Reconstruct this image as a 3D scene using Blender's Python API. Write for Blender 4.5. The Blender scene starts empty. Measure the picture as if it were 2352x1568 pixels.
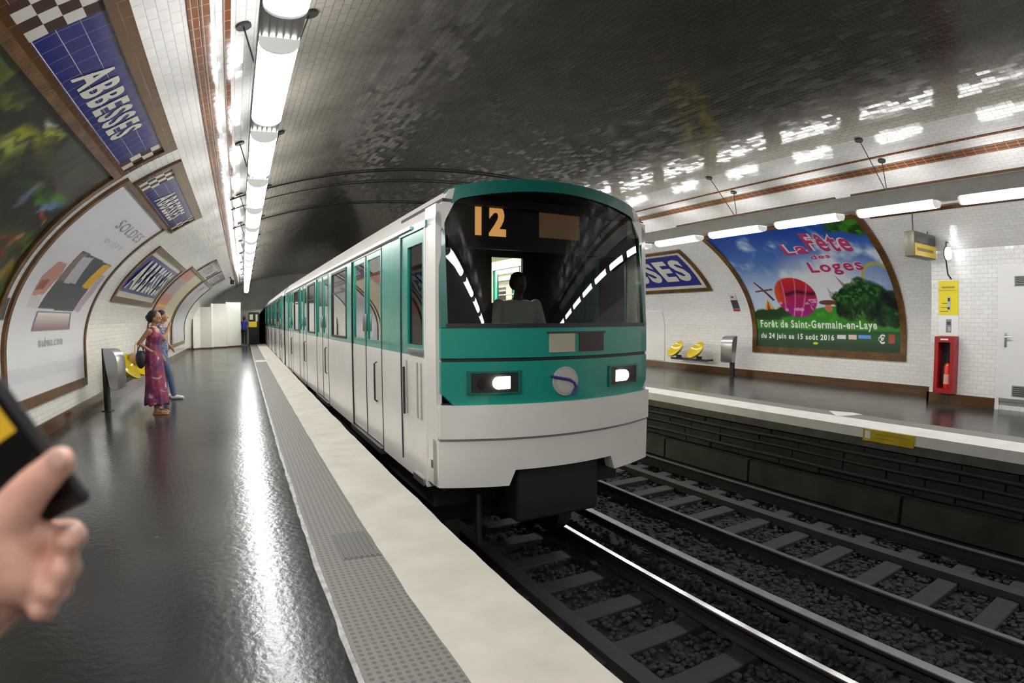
import bpy, bmesh, math, random
import numpy as np
from mathutils import Vector, Matrix, noise
random.seed(7); rng = np.random.default_rng(7)
S = bpy.context.scene
C = S.collection
PI = math.pi

# ------------------------------------------------------------------ camera
cam = bpy.data.cameras.new('camera'); camo = bpy.data.objects.new('camera', cam); C.objects.link(camo)
S.camera = camo
CAMZ = 1.45
# rows: world X (across the tracks), Y (along the tracks), Z (up) in camera axes
RT, DR, UP = (0.8939, 0.0203, -0.4478), (-0.4483, 0.0350, -0.8932), (-0.0024, 0.9992, 0.0404)
m = Matrix((RT, DR, UP))
q = m.to_quaternion(); m = q.to_matrix().to_4x4(); m.translation = (0, 0, CAMZ)
camo.matrix_world = m
cam.type = 'PANO'
cam.sensor_fit = 'HORIZONTAL'; cam.sensor_width = 36.0
F_MM = 1300.0 * 36.0 / 2352.0
K_D = -0.07923
holder = cam if hasattr(cam, 'panorama_type') else cam.cycles
holder.panorama_type = 'FISHEYE_LENS_POLYNOMIAL'
holder.fisheye_fov = math.radians(300)
holder.fisheye_polynomial_k0 = 0.0
holder.fisheye_polynomial_k1 = -1.0 / F_MM
holder.fisheye_polynomial_k2 = 0.0
holder.fisheye_polynomial_k3 = -K_D / F_MM ** 3
holder.fisheye_polynomial_k4 = 0.0
cam.clip_start = 0.02; cam.clip_end = 200
cam.dof.use_dof = True; cam.dof.focus_distance = 7.0; cam.dof.aperture_fstop = 4.0
cam.lens = 18

# ------------------------------------------------------------------ world, exposure
W = bpy.data.worlds.new('world'); S.world = W; W.use_nodes = True
W.node_tree.nodes['Background'].inputs[0].default_value = (0.9, 0.92, 1, 1)
W.node_tree.nodes['Background'].inputs[1].default_value = 0.005
S.view_settings.view_transform = 'Standard'; S.view_settings.look = 'None'
S.view_settings.gamma = 1.0; S.view_settings.exposure = 0.0
S.view_settings.use_curve_mapping = False
LAMP_E = 31.0      # strength of the platform lamps
try:
    S.cycles.max_bounces = 8; S.cycles.caustics_reflective = False; S.cycles.caustics_refractive = False
    S.cycles.sample_clamp_indirect = 6
    S.cycles.use_denoising = True
    S.cycles.use_adaptive_sampling = True; S.cycles.adaptive_threshold = .02
except Exception: pass

# ------------------------------------------------------------------ materials
MATS = {}
def nt(name):
    m = bpy.data.materials.new(name); m.use_nodes = True
    return m, m.node_tree, m.node_tree.nodes['Principled BSDF']
def mat(name, col, rough=0.5, metal=0.0, spec=None, emit=None, es=1.0, var=0.0, vscale=6.0, bump=0.0, bscale=40.0, coat=0.0, alpha=None, trans=None):
    if name in MATS: return MATS[name]
    m, t, b = nt(name)
    b.inputs['Base Color'].default_value = (*col, 1); b.inputs['Roughness'].default_value = rough
    b.inputs['Metallic'].default_value = metal
    if spec is not None: b.inputs['Specular IOR Level'].default_value = spec
    if coat: b.inputs['Coat Weight'].default_value = coat; b.inputs['Coat Roughness'].default_value = .05
    if trans: b.inputs['Transmission Weight'].default_value = trans
    if emit: b.inputs['Emission Color'].default_value = (*emit, 1); b.inputs['Emission Strength'].default_value = es
    tc = t.nodes.new('ShaderNodeTexCoord')
    if var:
        n = t.nodes.new('ShaderNodeTexNoise'); n.inputs['Scale'].default_value = vscale; n.inputs['Detail'].default_value = 6
        t.links.new(tc.outputs['Object'], n.inputs['Vector'])
        r = t.nodes.new('ShaderNodeMapRange'); r.inputs[1].default_value = .3; r.inputs[2].default_value = .7
        r.inputs[3].default_value = 1 - var; r.inputs[4].default_value = 1 + var * .5
        t.links.new(n.outputs['Fac'], r.inputs[0])
        mx = t.nodes.new('ShaderNodeVectorMath'); mx.operation = 'SCALE'; mx.inputs[0].default_value = col
        t.links.new(r.outputs[0], mx.inputs['Scale']); t.links.new(mx.outputs[0], b.inputs['Base Color'])
    if bump:
        n = t.nodes.new('ShaderNodeTexNoise'); n.inputs['Scale'].default_value = bscale; n.inputs['Detail'].default_value = 4
        t.links.new(tc.outputs['Object'], n.inputs['Vector'])
        bp = t.nodes.new('ShaderNodeBump'); bp.inputs['Strength'].default_value = bump; bp.inputs['Distance'].default_value = .01
        t.links.new(n.outputs['Fac'], bp.inputs['Height']); t.links.new(bp.outputs[0], b.inputs['Normal'])
    MATS[name] = m
    return m
def tile_mat(name, col, grout, w, h, off=.5, rough=.12, mortar=.006, dirt=.15, bstr=.5, tilt=.0, jit=.0):
    m, t, b = nt(name)
    uv = t.nodes.new('ShaderNodeUVMap')
    br = t.nodes.new('ShaderNodeTexBrick'); br.offset = off; br.offset_frequency = 2; br.squash = 1
    br.inputs['Scale'].default_value = 1; br.inputs['Brick Width'].default_value = w; br.inputs['Row Height'].default_value = h
    br.inputs['Mortar Size'].default_value = mortar; br.inputs['Mortar Smooth'].default_value = .6
    br.inputs['Color1'].default_value = (*[c * 1.0 for c in col], 1); br.inputs['Color2'].default_value = (*[c * .93 for c in col], 1)
    br.inputs['Mortar'].default_value = (*grout, 1)
    t.links.new(uv.outputs[0], br.inputs['Vector'])
    n = t.nodes.new('ShaderNodeTexNoise'); n.inputs['Scale'].default_value = .7; n.inputs['Detail'].default_value = 8; n.inputs['Roughness'].default_value = .65
    t.links.new(uv.outputs[0], n.inputs['Vector'])
    r = t.nodes.new('ShaderNodeMapRange'); r.inputs[1].default_value = .35; r.inputs[2].default_value = .7; r.inputs[3].default_value = 1; r.inputs[4].default_value = 1 - dirt
    t.links.new(n.outputs['Fac'], r.inputs[0])
    mx = t.nodes.new('ShaderNodeVectorMath'); mx.operation = 'SCALE'
    t.links.new(br.outputs['Color'], mx.inputs[0]); t.links.new(r.outputs[0], mx.inputs['Scale'])
    t.links.new(mx.outputs[0], b.inputs['Base Color'])
    b.inputs['Roughness'].default_value = rough
    inv = t.nodes.new('ShaderNodeMath'); inv.operation = 'SUBTRACT'; inv.inputs[0].default_value = 1
    t.links.new(br.outputs['Fac'], inv.inputs[1])
    # gentle waviness of the glaze so that lamps break up tile by tile
    n2 = t.nodes.new('ShaderNodeTexNoise'); n2.inputs['Scale'].default_value = 9; n2.inputs['Detail'].default_value = 1
    t.links.new(uv.outputs[0], n2.inputs['Vector'])
    ad = t.nodes.new('ShaderNodeMath'); ad.operation = 'MULTIPLY_ADD'; ad.inputs[1].default_value = tilt
    t.links.new(n2.outputs['Fac'], ad.inputs[0]); t.links.new(inv.outputs[0], ad.inputs[2])
    bp = t.nodes.new('ShaderNodeBump'); bp.inputs['Strength'].default_value = bstr; bp.inputs['Distance'].default_value = .004
    t.links.new(ad.outputs[0], bp.inputs['Height']); t.links.new(bp.outputs[0], b.inputs['Normal'])
    if jit:   # every tile is set a touch out of true
        sx = t.nodes.new('ShaderNodeSeparateXYZ'); t.links.new(uv.outputs[0], sx.inputs[0])
        def M(op, a, b_, c=None):
            n_ = t.nodes.new('ShaderNodeMath'); n_.operation = op
            for k, q in enumerate((a, b_, c)):
                if q is None: continue
                if isinstance(q, (int, float)): n_.inputs[k].default_value = q
                else: t.links.new(q, n_.inputs[k])
            return n_.outputs[0]
        row = M('FLOOR', M('DIVIDE', sx.outputs[1], h), None)
        odd = M('MULTIPLY', M('PINGPONG', row, 1.0), off)
        colm = M('FLOOR', M('ADD', M('DIVIDE', sx.outputs[0], w), odd), None)
        cb = t.nodes.new('ShaderNodeCombineXYZ'); t.links.new(colm, cb.inputs[0]); t.links.new(row, cb.inputs[1])
        wn = t.nodes.new('ShaderNodeTexWhiteNoise'); wn.noise_dimensions = '3D'; t.links.new(cb.outputs[0], wn.inputs['Vector'])
        sb = t.nodes.new('ShaderNodeVectorMath'); sb.operation = 'SUBTRACT'; sb.inputs[1].default_value = (.5, .5, .5); t.links.new(wn.outputs['Color'], sb.inputs[0])
        sc = t.nodes.new('ShaderNodeVectorMath'); sc.operation = 'SCALE'; sc.inputs['Scale'].default_value = jit; t.links.new(sb.outputs[0], sc.inputs[0])
        ge = t.nodes.new('ShaderNodeNewGeometry'); av = t.nodes.new('ShaderNodeVectorMath'); av.operation = 'ADD'
        t.links.new(ge.outputs['Normal'], av.inputs[0]); t.links.new(sc.outputs[0], av.inputs[1])
        nn = t.nodes.new('ShaderNodeVectorMath'); nn.operation = 'NORMALIZE'; t.links.new(av.outputs[0], nn.inputs[0]); t.links.new(nn.outputs[0], bp.inputs['Normal'])
    MATS[name] = m
    return m
def attr_mat(name, rough=.35):
    m, t, b = nt(name)
    a = t.nodes.new('ShaderNodeAttribute'); a.attribute_name = 'col'
    t.links.new(a.outputs['Color'], b.inputs['Base Color']); b.inputs['Roughness'].default_value = rough
    MATS[name] = m
    return m

WHITE_TILE = tile_mat('white_bevel_tile', (.80, .79, .77), (.56, .54, .51), .15, .075, mortar=.004, dirt=.08, tilt=.35, jit=.04)
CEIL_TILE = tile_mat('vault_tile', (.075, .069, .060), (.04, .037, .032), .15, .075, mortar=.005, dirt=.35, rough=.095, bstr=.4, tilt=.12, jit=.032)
BLUE_TILE = tile_mat('blue_square_tile', (.020, .026, .17), (.16, .17, .25), .15, .15, off=0, mortar=.004, dirt=.1, tilt=.3)
BROWN_TILE = tile_mat('brown_glazed_tile', (.095, .040, .013), (.10, .065, .04), .20, .085, off=0, mortar=.003, dirt=.3, tilt=.8)
BAND_TILE = tile_mat('brown_band_tile', (.20, .065, .02), (.38, .32, .27), .15, .075, off=0, mortar=.006, dirt=.2, tilt=.6)
CERAMIC = mat('brown_ceramic', (.115, .052, .014), .25, var=.45, vscale=5, bump=.3, bscale=30)
PRINT = attr_mat('printed_sheet', .45)
LETTER = mat('cream_letter', (.62, .60, .53), .3)
WHITEP = mat('white_paint', (.78, .77, .74), .35)
BLACK = mat('black_rubber', (.012, .012, .013), .5)
DARK = mat('dark_steel', (.03, .03, .03), .45, var=.3)
STEEL = mat('brushed_steel', (.42, .42, .43), .3, metal=.9)
LAMP = mat('lamp_diffuser', (.9, .9, .9), .5, emit=(1.0, .99, .975), es=LAMP_E)
DUCT = mat('grey_duct', (.52, .51, .47), .4, var=.1)

# ------------------------------------------------------------------ object helpers
def setp(o, label=None, cat=None, group=None, kind=None):
    if label: o['label'] = label
    if cat: o['category'] = cat
    if group: o['group'] = group
    if kind: o['kind'] = kind
    return o
def root(name, label, cat, loc=(0, 0, 0), rz=0, group=None):
    o = bpy.data.objects.new(name, None); C.objects.link(o); o.empty_display_size = .1
    o.location = loc; o.rotation_euler = (0, 0, rz)
    return setp(o, label, cat, group)
def link(name, me, parent=None):
    o = bpy.data.objects.new(name, me); C.objects.link(o)
    if parent is not None: o.parent = parent
    return o
class MB:
    """collects primitives with material slots, builds ONE mesh object"""
    def __init__(s): s.v = []; s.f = []; s.mi = []; s.mats = []; s.uv = None; s.sm = []
    def slot(s, m):
        if m not in s.mats: s.mats.append(m)
        return s.mats.index(m)
    def add(s, vs, fs, m, smooth=False):
        k = len(s.v); s.v += [tuple(v) for v in vs]; i = s.slot(m)
        for f in fs: s.f.append(tuple(a + k for a in f)); s.mi.append(i); s.sm.append(smooth)
        return s
    def box(s, x0, x1, y0, y1, z0, z1, m):
        v = [(x0, y0, z0), (x1, y0, z0), (x1, y1, z0), (x0, y1, z0), (x0, y0, z1), (x1, y0, z1), (x1, y1, z1), (x0, y1, z1)]
        f = [(0, 3, 2, 1), (4, 5, 6, 7), (0, 1, 5, 4), (1, 2, 6, 5), (2, 3, 7, 6), (3, 0, 4, 7)]
        return s.add(v, f, m)
    def rbox(s, x0, x1, y0, y1, z0, z1, m, r=.02, seg=3):
        bm = bmesh.new(); bmesh.ops.create_cube(bm, size=1)
        for v in bm.verts: v.co = Vector(((x0 + x1) / 2 + v.co.x * (x1 - x0), (y0 + y1) / 2 + v.co.y * (y1 - y0), (z0 + z1) / 2 + v.co.z * (z1 - z0)))
        bmesh.ops.bevel(bm, geom=bm.edges[:], offset=r, segments=seg, affect='EDGES', profile=.5)
        return s.bm(bm, m, True)
    def bm(s, bm, m, smooth=False):
        bm.verts.index_update(); s.add([v.co[:] for v in bm.verts], [[v.index for v in f.verts] for f in bm.faces], m, smooth); bm.free(); return s
    def tube(s, pts, r, m, n=10, cap=True):
        pts = [Vector(p) for p in pts]; rs = r if isinstance(r, (list, tuple)) else [r] * len(pts)
        vs = []; fs = []; ref = None
        for i, p in enumerate(pts):
            d = (pts[min(i + 1, len(pts) - 1)] - pts[max(i - 1, 0)]).normalized()
            if ref is None: ref = Vector((0, 0, 1)) if abs(d.z) < .9 else Vector((1, 0, 0))
            a = d.cross(ref).normalized(); b = a.cross(d).normalized(); ref = b
            for k in range(n):
                t = 2 * PI * k / n; vs.append(p + (a * math.cos(t) + b * math.sin(t)) * rs[i])
        for i in range(len(pts) - 1):
            for k in range(n): fs.append((i * n + k, i * n + (k + 1) % n, (i + 1) * n + (k + 1) % n, (i + 1) * n + k))
        if cap: fs.append(tuple(range(n))); fs.append(tuple(range((len(pts) - 1) * n, len(pts) * n))[::-1])
        return s.add(vs, fs, m, True)
    def prism(s, poly, axis, a, b, m, smooth=False):
        """poly in the two other axes, extruded along axis from a to b"""
        n = len(poly)
        def P(q, t):
            return {'x': (t, q[0], q[1]), 'y': (q[0], t, q[1]), 'z': (q[0], q[1], t)}[axis]
        vs = [P(q, a) for q in poly] + [P(q, b) for q in poly]
        fs = [tuple(range(n))[::-1], tuple(range(n, 2 * n))] + [(i, (i + 1) % n, (i + 1) % n + n, i + n) for i in range(n)]
        return s.add(vs, fs, m, smooth)
    def build(s, name, parent=None, recalc=True, sharp=None):
        me = bpy.data.meshes.new(name); me.from_pydata(s.v, [], s.f)
        for m in s.mats: me.materials.append(m)
        for p, i, sm in zip(me.polygons, s.mi, s.sm): p.material_index = i; p.use_smooth = sm
        if s.uv:
            l = me.uv_layers.new(name='uv')
            for lp in me.loops: l.data[lp.index].uv = s.uv[lp.vertex_index]
        me.validate()
        if recalc:
            bm = bmesh.new(); bm.from_mesh(me); bmesh.ops.recalc_face_normals(bm, faces=bm.faces); bm.to_mesh(me); bm.free()
        if any(s.sm):
            try: me.set_sharp_from_angle(angle=math.radians(38))
            except Exception: pass
        return link(name, me, parent)
def one(name, label, cat, mb, group=None, kind=None):
    return setp(mb.build(name), label, cat, group, kind)

# ------------------------------------------------------------------ vault profile
A_, B_, CX, ZC = 7.1, 3.3, 4.4, 1.08
_ph = np.linspace(0, PI / 2, 1201)
_arc = np.concatenate([[0], np.cumsum(np.hypot(np.diff(A_ * np.cos(_ph)), np.diff(B_ * np.sin(_ph))))])
STOT = ZC + _arc[-1]
def prof(s):
    """distance along the wall from the floor -> (distance from the centre plane, z, inward normal)"""
    if s <= ZC: return A_, s, (-1.0, 0.0)
    p = float(np.interp(s - ZC, _arc, _ph))
    nx, nz = -math.cos(p) / A_, -math.sin(p) / B_; l = math.hypot(nx, nz)
    return A_ * math.cos(p), ZC + B_ * math.sin(p), (nx / l, nz / l)
def s_of(side, X):
    x = abs(X - CX); return ZC + float(np.interp(math.acos(min(1, x / A_)), _ph, _arc))
def WP(side, Y, s, off=0.0):
    x, z, n = prof(s)
    return (CX + side * (x + n[0] * off), Y, z + n[1] * off)
def srange(s0, s1, step=.08): return list(np.linspace(s0, s1, max(2, int(math.ceil((s1 - s0) / step)) + 1)))
def vault_sheet(name, side, y0, y1, s0, s1, m, off=0, parent=None, ystep=None, step=.08):
    mb = MB(); ss = srange(s0, s1, step); ys = [y0, y1] if not ystep else list(np.arange(y0, y1, ystep)) + [y1]
    vs = [WP(side, y, s, off) for s in ss for y in ys]; ny = len(ys)
    fs = [(i * ny + j, i * ny + j + 1, (i + 1) * ny + j + 1, (i + 1) * ny + j) for i in range(len(ss) - 1) for j in range(ny - 1)]
    mb.add(vs, fs, m, True); mb.uv = [(y, s) for s in ss for y in ys]
    return mb.build(name, parent, recalc=False)
def curved_bar(mb, side, y0, y1, s0, s1, t0, t1, m, uvs):
    """a bar lying on the vault: from offset t0 to t1 off the wall"""
    ss = srange(s0, s1, .1); vs = []
    for s in ss:
        for (y, o) in ((y0, t0), (y1, t0), (y1, t1), (y0, t1)): vs.append(WP(side, y, s, o)); uvs.append((y + o, s + o))
    n = len(ss); fs = []
    for i in range(n - 1):
        for k in range(4): fs.append((i * 4 + k, i * 4 + (k + 1) % 4, (i + 1) * 4 + (k + 1) % 4, (i + 1) * 4 + k))
    fs += [(0, 1, 2, 3), tuple((n - 1) * 4 + k for k in (3, 2, 1, 0))]
    mb.add(vs, fs, m)
def frame_mesh(name, side, y0, y1, s0, s1, wy, ws0, ws1, t, m, parent=None):
    mb = MB(); uvs = []
    curved_bar(mb, side, y0, y1, s0, s0 + ws0, -.005, t, m, uvs)
    curved_bar(mb, side, y0, y1, s1 - ws1, s1, -.005, t, m, uvs)
    curved_bar(mb, side, y0, y0 + wy, s0 + ws0, s1 - ws1, -.005, t, m, uvs)
    curved_bar(mb, side, y1 - wy, y1, s0 + ws0, s1 - ws1, -.005, t, m, uvs)
    mb.uv = uvs
    return mb.build(name, parent)
def color_sheet(name, side, y0, y1, s0, s1, ny, ns, fn, off, parent, m=PRINT, facecol=False):
    """printed sheet following the vault; fn(Y, s arrays) -> rgb arrays in display values"""
    ys = np.linspace(y0, y1, ny + 1); ss = np.linspace(s0, s1, ns + 1)
    vs = []
    for s in ss:
        x, z, n = prof(s)
        X = CX + side * (x + n[0] * off); Z = z + n[1] * off
        vs += [(X, y, Z) for y in ys]
    fs = [(i * (ny + 1) + j, i * (ny + 1) + j + 1, (i + 1) * (ny + 1) + j + 1, (i + 1) * (ny + 1) + j) for i in range(ns) for j in range(ny)]
    me = bpy.data.meshes.new(name); me.from_pydata(vs, [], fs); me.materials.append(m)
    me.polygons.foreach_set('use_smooth', [True] * len(me.polygons))
    if facecol:
        yc = (ys[:-1] + ys[1:]) / 2; sc = (ss[:-1] + ss[1:]) / 2; Yg, Sg = np.meshgrid(yc, sc)
        col = fn(Yg, Sg) ** 2.2; col = np.repeat(col.reshape(-1, 3), 4, axis=0); dom = 'CORNER'
    else:
        Yg, Sg = np.meshgrid(ys, ss); col = np.clip(fn(Yg, Sg), 0, 1) ** 2.2; col = col.reshape(-1, 3); dom = 'POINT'
    a = me.color_attributes.new('col', 'FLOAT_COLOR', dom)
    a.data.foreach_set('color', np.concatenate([col, np.ones((len(col), 1))], 1).astype(np.float32).ravel())
    return link(name, me, parent)
def text_mesh(txt, bold=.02):
    cu = bpy.data.curves.new('t', 'FONT'); cu.body = txt; cu.size = 1; cu.offset = bold; cu.resolution_u = 3; cu.space_character = 1.18
    o = bpy.data.objects.new('t', cu); C.objects.link(o)
    dg = bpy.context.evaluated_depsgraph_get(); me = bpy.data.meshes.new_from_object(o.evaluated_get(dg))
    bpy.data.objects.remove(o); bpy.data.curves.remove(cu)
    v = np.array([p.co[:] for p in me.vertices]); f = [tuple(p.vertices) for p in me.polygons]; bpy.data.meshes.remove(me)
    lo = v.min(0); hi = v.max(0)
    v = (v - lo) / np.maximum(hi - lo, 1e-6)
    return v[:, :2], f
def put_text(mb, txt, fn, m, bold=.02):
    """fn(u, v) -> 3D point, u v in 0..1 of the text's box"""
    v, f = text_mesh(txt, bold)
    mb.add([fn(a, b) for a, b in v], f, m)
def wall_text(mb, txt, side, ya, yb, s0, s1, off, m, bold=.02, arch=0.0, skew=0.0):
    """ya = where the text begins, yb where it ends, as read"""
    put_text(mb, txt, lambda u, v: WP(side, ya + (yb - ya) * u, s0 + (s1 - s0) * v + arch * math.sin(PI * u) + skew * u, off), m, bold)
def fbm(Y, Z, sc, seed=0, oct=4):
    """cheap value noise on numpy grids"""
    out = np.zeros_like(Y); amp = 1.0; tot = 0
    for o in range(oct):
        r = np.random.default_rng(seed + o * 17); g = r.random((64, 64))
        y = Y * sc; z = Z * sc; iy = np.floor(y).astype(int); iz = np.floor(z).astype(int)
        fy = y - iy; fz = z - iz; fy = fy * fy * (3 - 2 * fy); fz = fz * fz * (3 - 2 * fz)
        G = lambda a, b: g[a % 64, b % 64]
        out += amp * ((G(iy, iz) * (1 - fy) + G(iy + 1, iz) * fy) * (1 - fz) + (G(iy, iz + 1) * (1 - fy) + G(iy + 1, iz + 1) * fy) * fz)
        tot += amp; amp *= .5; sc *= 2.03
    return out / tot
def mixc(img, mask, c):
    mask = np.clip(mask, 0, 1)[..., None]
    return img * (1 - mask) + np.array(c, float) * mask
def inpoly(Y, Z, poly):
    r = np.zeros(Y.shape, bool); n = len(poly)
    for i in range(n):
        (x0, y0), (x1, y1) = poly[i], poly[(i + 1) % n]
        c = (y0 > Z) != (y1 > Z)
        r ^= c & (Y < (x1 - x0) * (Z - y0) / ((y1 - y0) if y1 != y0 else 1e-9) + x0)
    return r.astype(float)
def ell(Y, Z, cy, cz, ry, rz, soft=.15):
    d = np.hypot((Y - cy) / ry, (Z - cz) / rz); return np.clip((1 - d) / soft + .5, 0, 1)

# ================================================================== SETTING
YB, YE = -13.0, 37.0
def struct(o): o['kind'] = 'structure'; return o
SL_, SR_ = s_of(-1, .30), s_of(1, 7.6)
struct(vault_sheet('wall_left', -1, YB, YE, 0, SL_, WHITE_TILE))
struct(vault_sheet('wall_right', 1, YB, YE, 0, SR_, WHITE_TILE))
# the crown of the vault, sprung from the left wall over to the right wall
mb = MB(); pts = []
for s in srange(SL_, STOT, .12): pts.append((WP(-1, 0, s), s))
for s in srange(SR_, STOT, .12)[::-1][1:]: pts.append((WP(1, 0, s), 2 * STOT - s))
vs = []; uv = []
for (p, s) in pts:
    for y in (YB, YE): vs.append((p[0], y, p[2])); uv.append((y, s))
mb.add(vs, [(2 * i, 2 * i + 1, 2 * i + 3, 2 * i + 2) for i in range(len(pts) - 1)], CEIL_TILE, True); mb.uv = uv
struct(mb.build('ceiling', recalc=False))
# lamp falloff painted into the tile colour: dark crown, raggedly paler towards both platforms
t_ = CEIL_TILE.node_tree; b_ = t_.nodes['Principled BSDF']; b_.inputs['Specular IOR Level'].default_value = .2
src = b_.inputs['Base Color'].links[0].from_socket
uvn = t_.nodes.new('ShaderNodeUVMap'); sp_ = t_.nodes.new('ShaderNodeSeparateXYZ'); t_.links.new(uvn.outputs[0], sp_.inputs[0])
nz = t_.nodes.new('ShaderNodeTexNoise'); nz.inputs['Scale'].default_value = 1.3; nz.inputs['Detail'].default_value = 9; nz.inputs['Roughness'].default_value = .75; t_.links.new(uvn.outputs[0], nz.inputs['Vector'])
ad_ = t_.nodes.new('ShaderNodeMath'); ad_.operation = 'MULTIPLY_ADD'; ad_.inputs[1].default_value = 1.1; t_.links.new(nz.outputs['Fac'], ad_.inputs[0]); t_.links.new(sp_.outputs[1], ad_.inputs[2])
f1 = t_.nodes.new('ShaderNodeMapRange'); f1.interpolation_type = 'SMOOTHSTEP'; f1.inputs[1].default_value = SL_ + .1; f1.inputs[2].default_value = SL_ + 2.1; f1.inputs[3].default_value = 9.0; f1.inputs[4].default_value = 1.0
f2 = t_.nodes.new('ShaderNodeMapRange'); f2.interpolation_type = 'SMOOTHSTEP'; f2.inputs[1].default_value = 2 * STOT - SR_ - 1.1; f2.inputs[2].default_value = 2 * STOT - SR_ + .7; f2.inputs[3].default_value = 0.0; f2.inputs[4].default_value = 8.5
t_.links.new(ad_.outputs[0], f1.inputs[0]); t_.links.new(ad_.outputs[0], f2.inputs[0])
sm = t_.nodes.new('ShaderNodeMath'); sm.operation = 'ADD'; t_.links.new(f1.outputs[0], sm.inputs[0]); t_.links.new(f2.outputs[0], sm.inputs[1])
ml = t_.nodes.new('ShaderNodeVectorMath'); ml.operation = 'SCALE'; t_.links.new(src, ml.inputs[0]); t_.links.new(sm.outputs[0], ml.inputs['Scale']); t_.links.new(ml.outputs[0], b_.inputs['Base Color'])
# floors
def plat_floor_mat():
    m, t, b = nt('platform_asphalt')
    tc = t.nodes.new('ShaderNodeTexCoord')
    n = t.nodes.new('ShaderNodeTexNoise'); n.inputs['Scale'].default_value = 1.1; n.inputs['Detail'].default_value = 8; n.inputs['Roughness'].default_value = .7
    t.links.new(tc.outputs['Object'], n.inputs['Vector'])
    cr = t.nodes.new('ShaderNodeValToRGB'); cr.color_ramp.elements[0].position = .3; cr.color_ramp.elements[0].color = (.012, .012, .013, 1)
    cr.color_ramp.elements[1].position = .75; cr.color_ramp.elements[1].color = (.040, .038, .036, 1)
    t.links.new(n.outputs['Fac'], cr.inputs[0])
    v = t.nodes.new('ShaderNodeTexVoronoi'); v.inputs['Scale'].default_value = 2.3; t.links.new(tc.outputs['Object'], v.inputs['Vector'])
    sp = t.nodes.new('ShaderNodeMapRange'); sp.inputs[1].default_value = .035; sp.inputs[2].default_value = .02; t.links.new(v.outputs['Distance'], sp.inputs[0])
    mx = t.nodes.new('ShaderNodeMix'); mx.data_type = 'RGBA'; mx.inputs[7].default_value = (.12, .12, .12, 1)
    t.links.new(sp.outputs[0], mx.inputs[0]); t.links.new(cr.outputs[0], mx.inputs[6]); t.links.new(mx.outputs[2], b.inputs['Base Color'])
    rr = t.nodes.new('ShaderNodeMapRange'); rr.inputs[3].default_value = .13; rr.inputs[4].default_value = .27; t.links.new(n.outputs['Fac'], rr.inputs[0])
    t.links.new(rr.outputs[0], b.inputs['Roughness']); b.inputs['Specular IOR Level'].default_value = .55
    n2 = t.nodes.new('ShaderNodeTexNoise'); n2.inputs['Scale'].default_value = 22; n2.inputs['Detail'].default_value = 4
    t.links.new(tc.outputs['Object'], n2.inputs['Vector'])
    bp = t.nodes.new('ShaderNodeBump'); bp.inputs['Strength'].default_value = .22; bp.inputs['Distance'].default_value = .01
    t.links.new(n2.outputs['Fac'], bp.inputs['Height']); t.links.new(bp.outputs[0], b.inputs['Normal'])
    return m
FLOORM = plat_floor_mat()
EL, ER = 1.28, 7.27          # platform edges
def plane_box(name, x0, x1, y0, y1, z0, z1, m): return struct(MB().box(x0, x1, y0, y1, z0, z1, m).build(name))
plane_box('floor', CX - A_ - .1, .34, YB, YE, -.2, 0, FLOORM)
plane_box('floor', 8.22, CX + A_ + .1, YB, YE, -.2, 0, FLOORM)
# tactile strips
def tactile_mat():
    m, t, b = nt('tactile_studs'); tc = t.nodes.new('ShaderNodeTexCoord')
    v = t.nodes.new('ShaderNodeTexVoronoi'); v.inputs['Scale'].default_value = 26; v.inputs['Randomness'].default_value = 0
    t.links.new(tc.outputs['Object'], v.inputs['Vector'])
    r = t.nodes.new('ShaderNodeMapRange'); r.inputs[1].default_value = .22; r.inputs[2].default_value = .32; r.inputs[3].default_value = 1; r.inputs[4].default_value = 0
    t.links.new(v.outputs['Distance'], r.inputs[0])
    mx = t.nodes.new('ShaderNodeMix'); mx.data_type = 'RGBA'; mx.inputs[6].default_value = (.20, .19, .17, 1); mx.inputs[7].default_value = (.11, .104, .094, 1)
    t.links.new(r.outputs[0], mx.inputs[0]); t.links.new(mx.outputs[2], b.inputs['Base Color']); b.inputs['Roughness'].default_value = .6
    bp = t.nodes.new('ShaderNodeBump'); bp.inputs['Strength'].default_value = .5; bp.inputs['Distance'].default_value = .004
    t.links.new(r.outputs[0], bp.inputs['Height']); t.links.new(bp.outputs[0], b.inputs['Normal'])
    return m
TACT = tactile_mat()
COPING = mat('painted_coping', (.56, .53, .46), .6, var=.14, vscale=3, bump=.5, bscale=14)
COPING2 = mat('painted_coping_right', (.66, .64, .61), .6, var=.12, vscale=3, bump=.4, bscale=14)
LINEP = mat('worn_line_paint', (.42, .41, .39), .35, var=.5, vscale=14, bump=.8, bscale=20)
def wavy_strip(name, xa, xb, y0, y1, z0, z1, m, amp=.008, step=.12, seed=0):
    """strip with slightly uneven long edges"""
    ys = list(np.arange(y0, y1, step)) + [y1]; vs = []; fs = []
    for y in ys:
        a = xa + amp * (noise.noise(Vector((y * 1.7, seed, 0))) + .6 * noise.noise(Vector((y * 6, seed, 4)))); b = xb + amp * (noise.noise(Vector((y * 1.3, seed + 9, 0))) + .5 * noise.noise(Vector((y * 5, seed + 9, 4))))
        vs += [(a, y, z0), (b, y, z0), (b, y, z1), (a, y, z1)]
    n = len(ys)
    for i in range(n - 1):
        for k in range(4): fs.append((i * 4 + k, i * 4 + (k + 1) % 4, (i + 1) * 4 + (k + 1) % 4, (i + 1) * 4 + k))
    fs += [(0, 1, 2, 3), tuple((n - 1) * 4 + k for k in (3, 2, 1, 0))]
    return struct(MB().add(vs, fs, m).build(name))
plane_box('trim_1', .33, .76, YB, YE, -.2, .003, TACT)
wavy_strip('trim_2', .325, .352, YB, YE, -.05, .006, LINEP, amp=.012, step=.05, seed=3)
wavy_strip('trim_3', .745, EL, YB, YE, -.15, .006, COPING, amp=.01)
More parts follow.
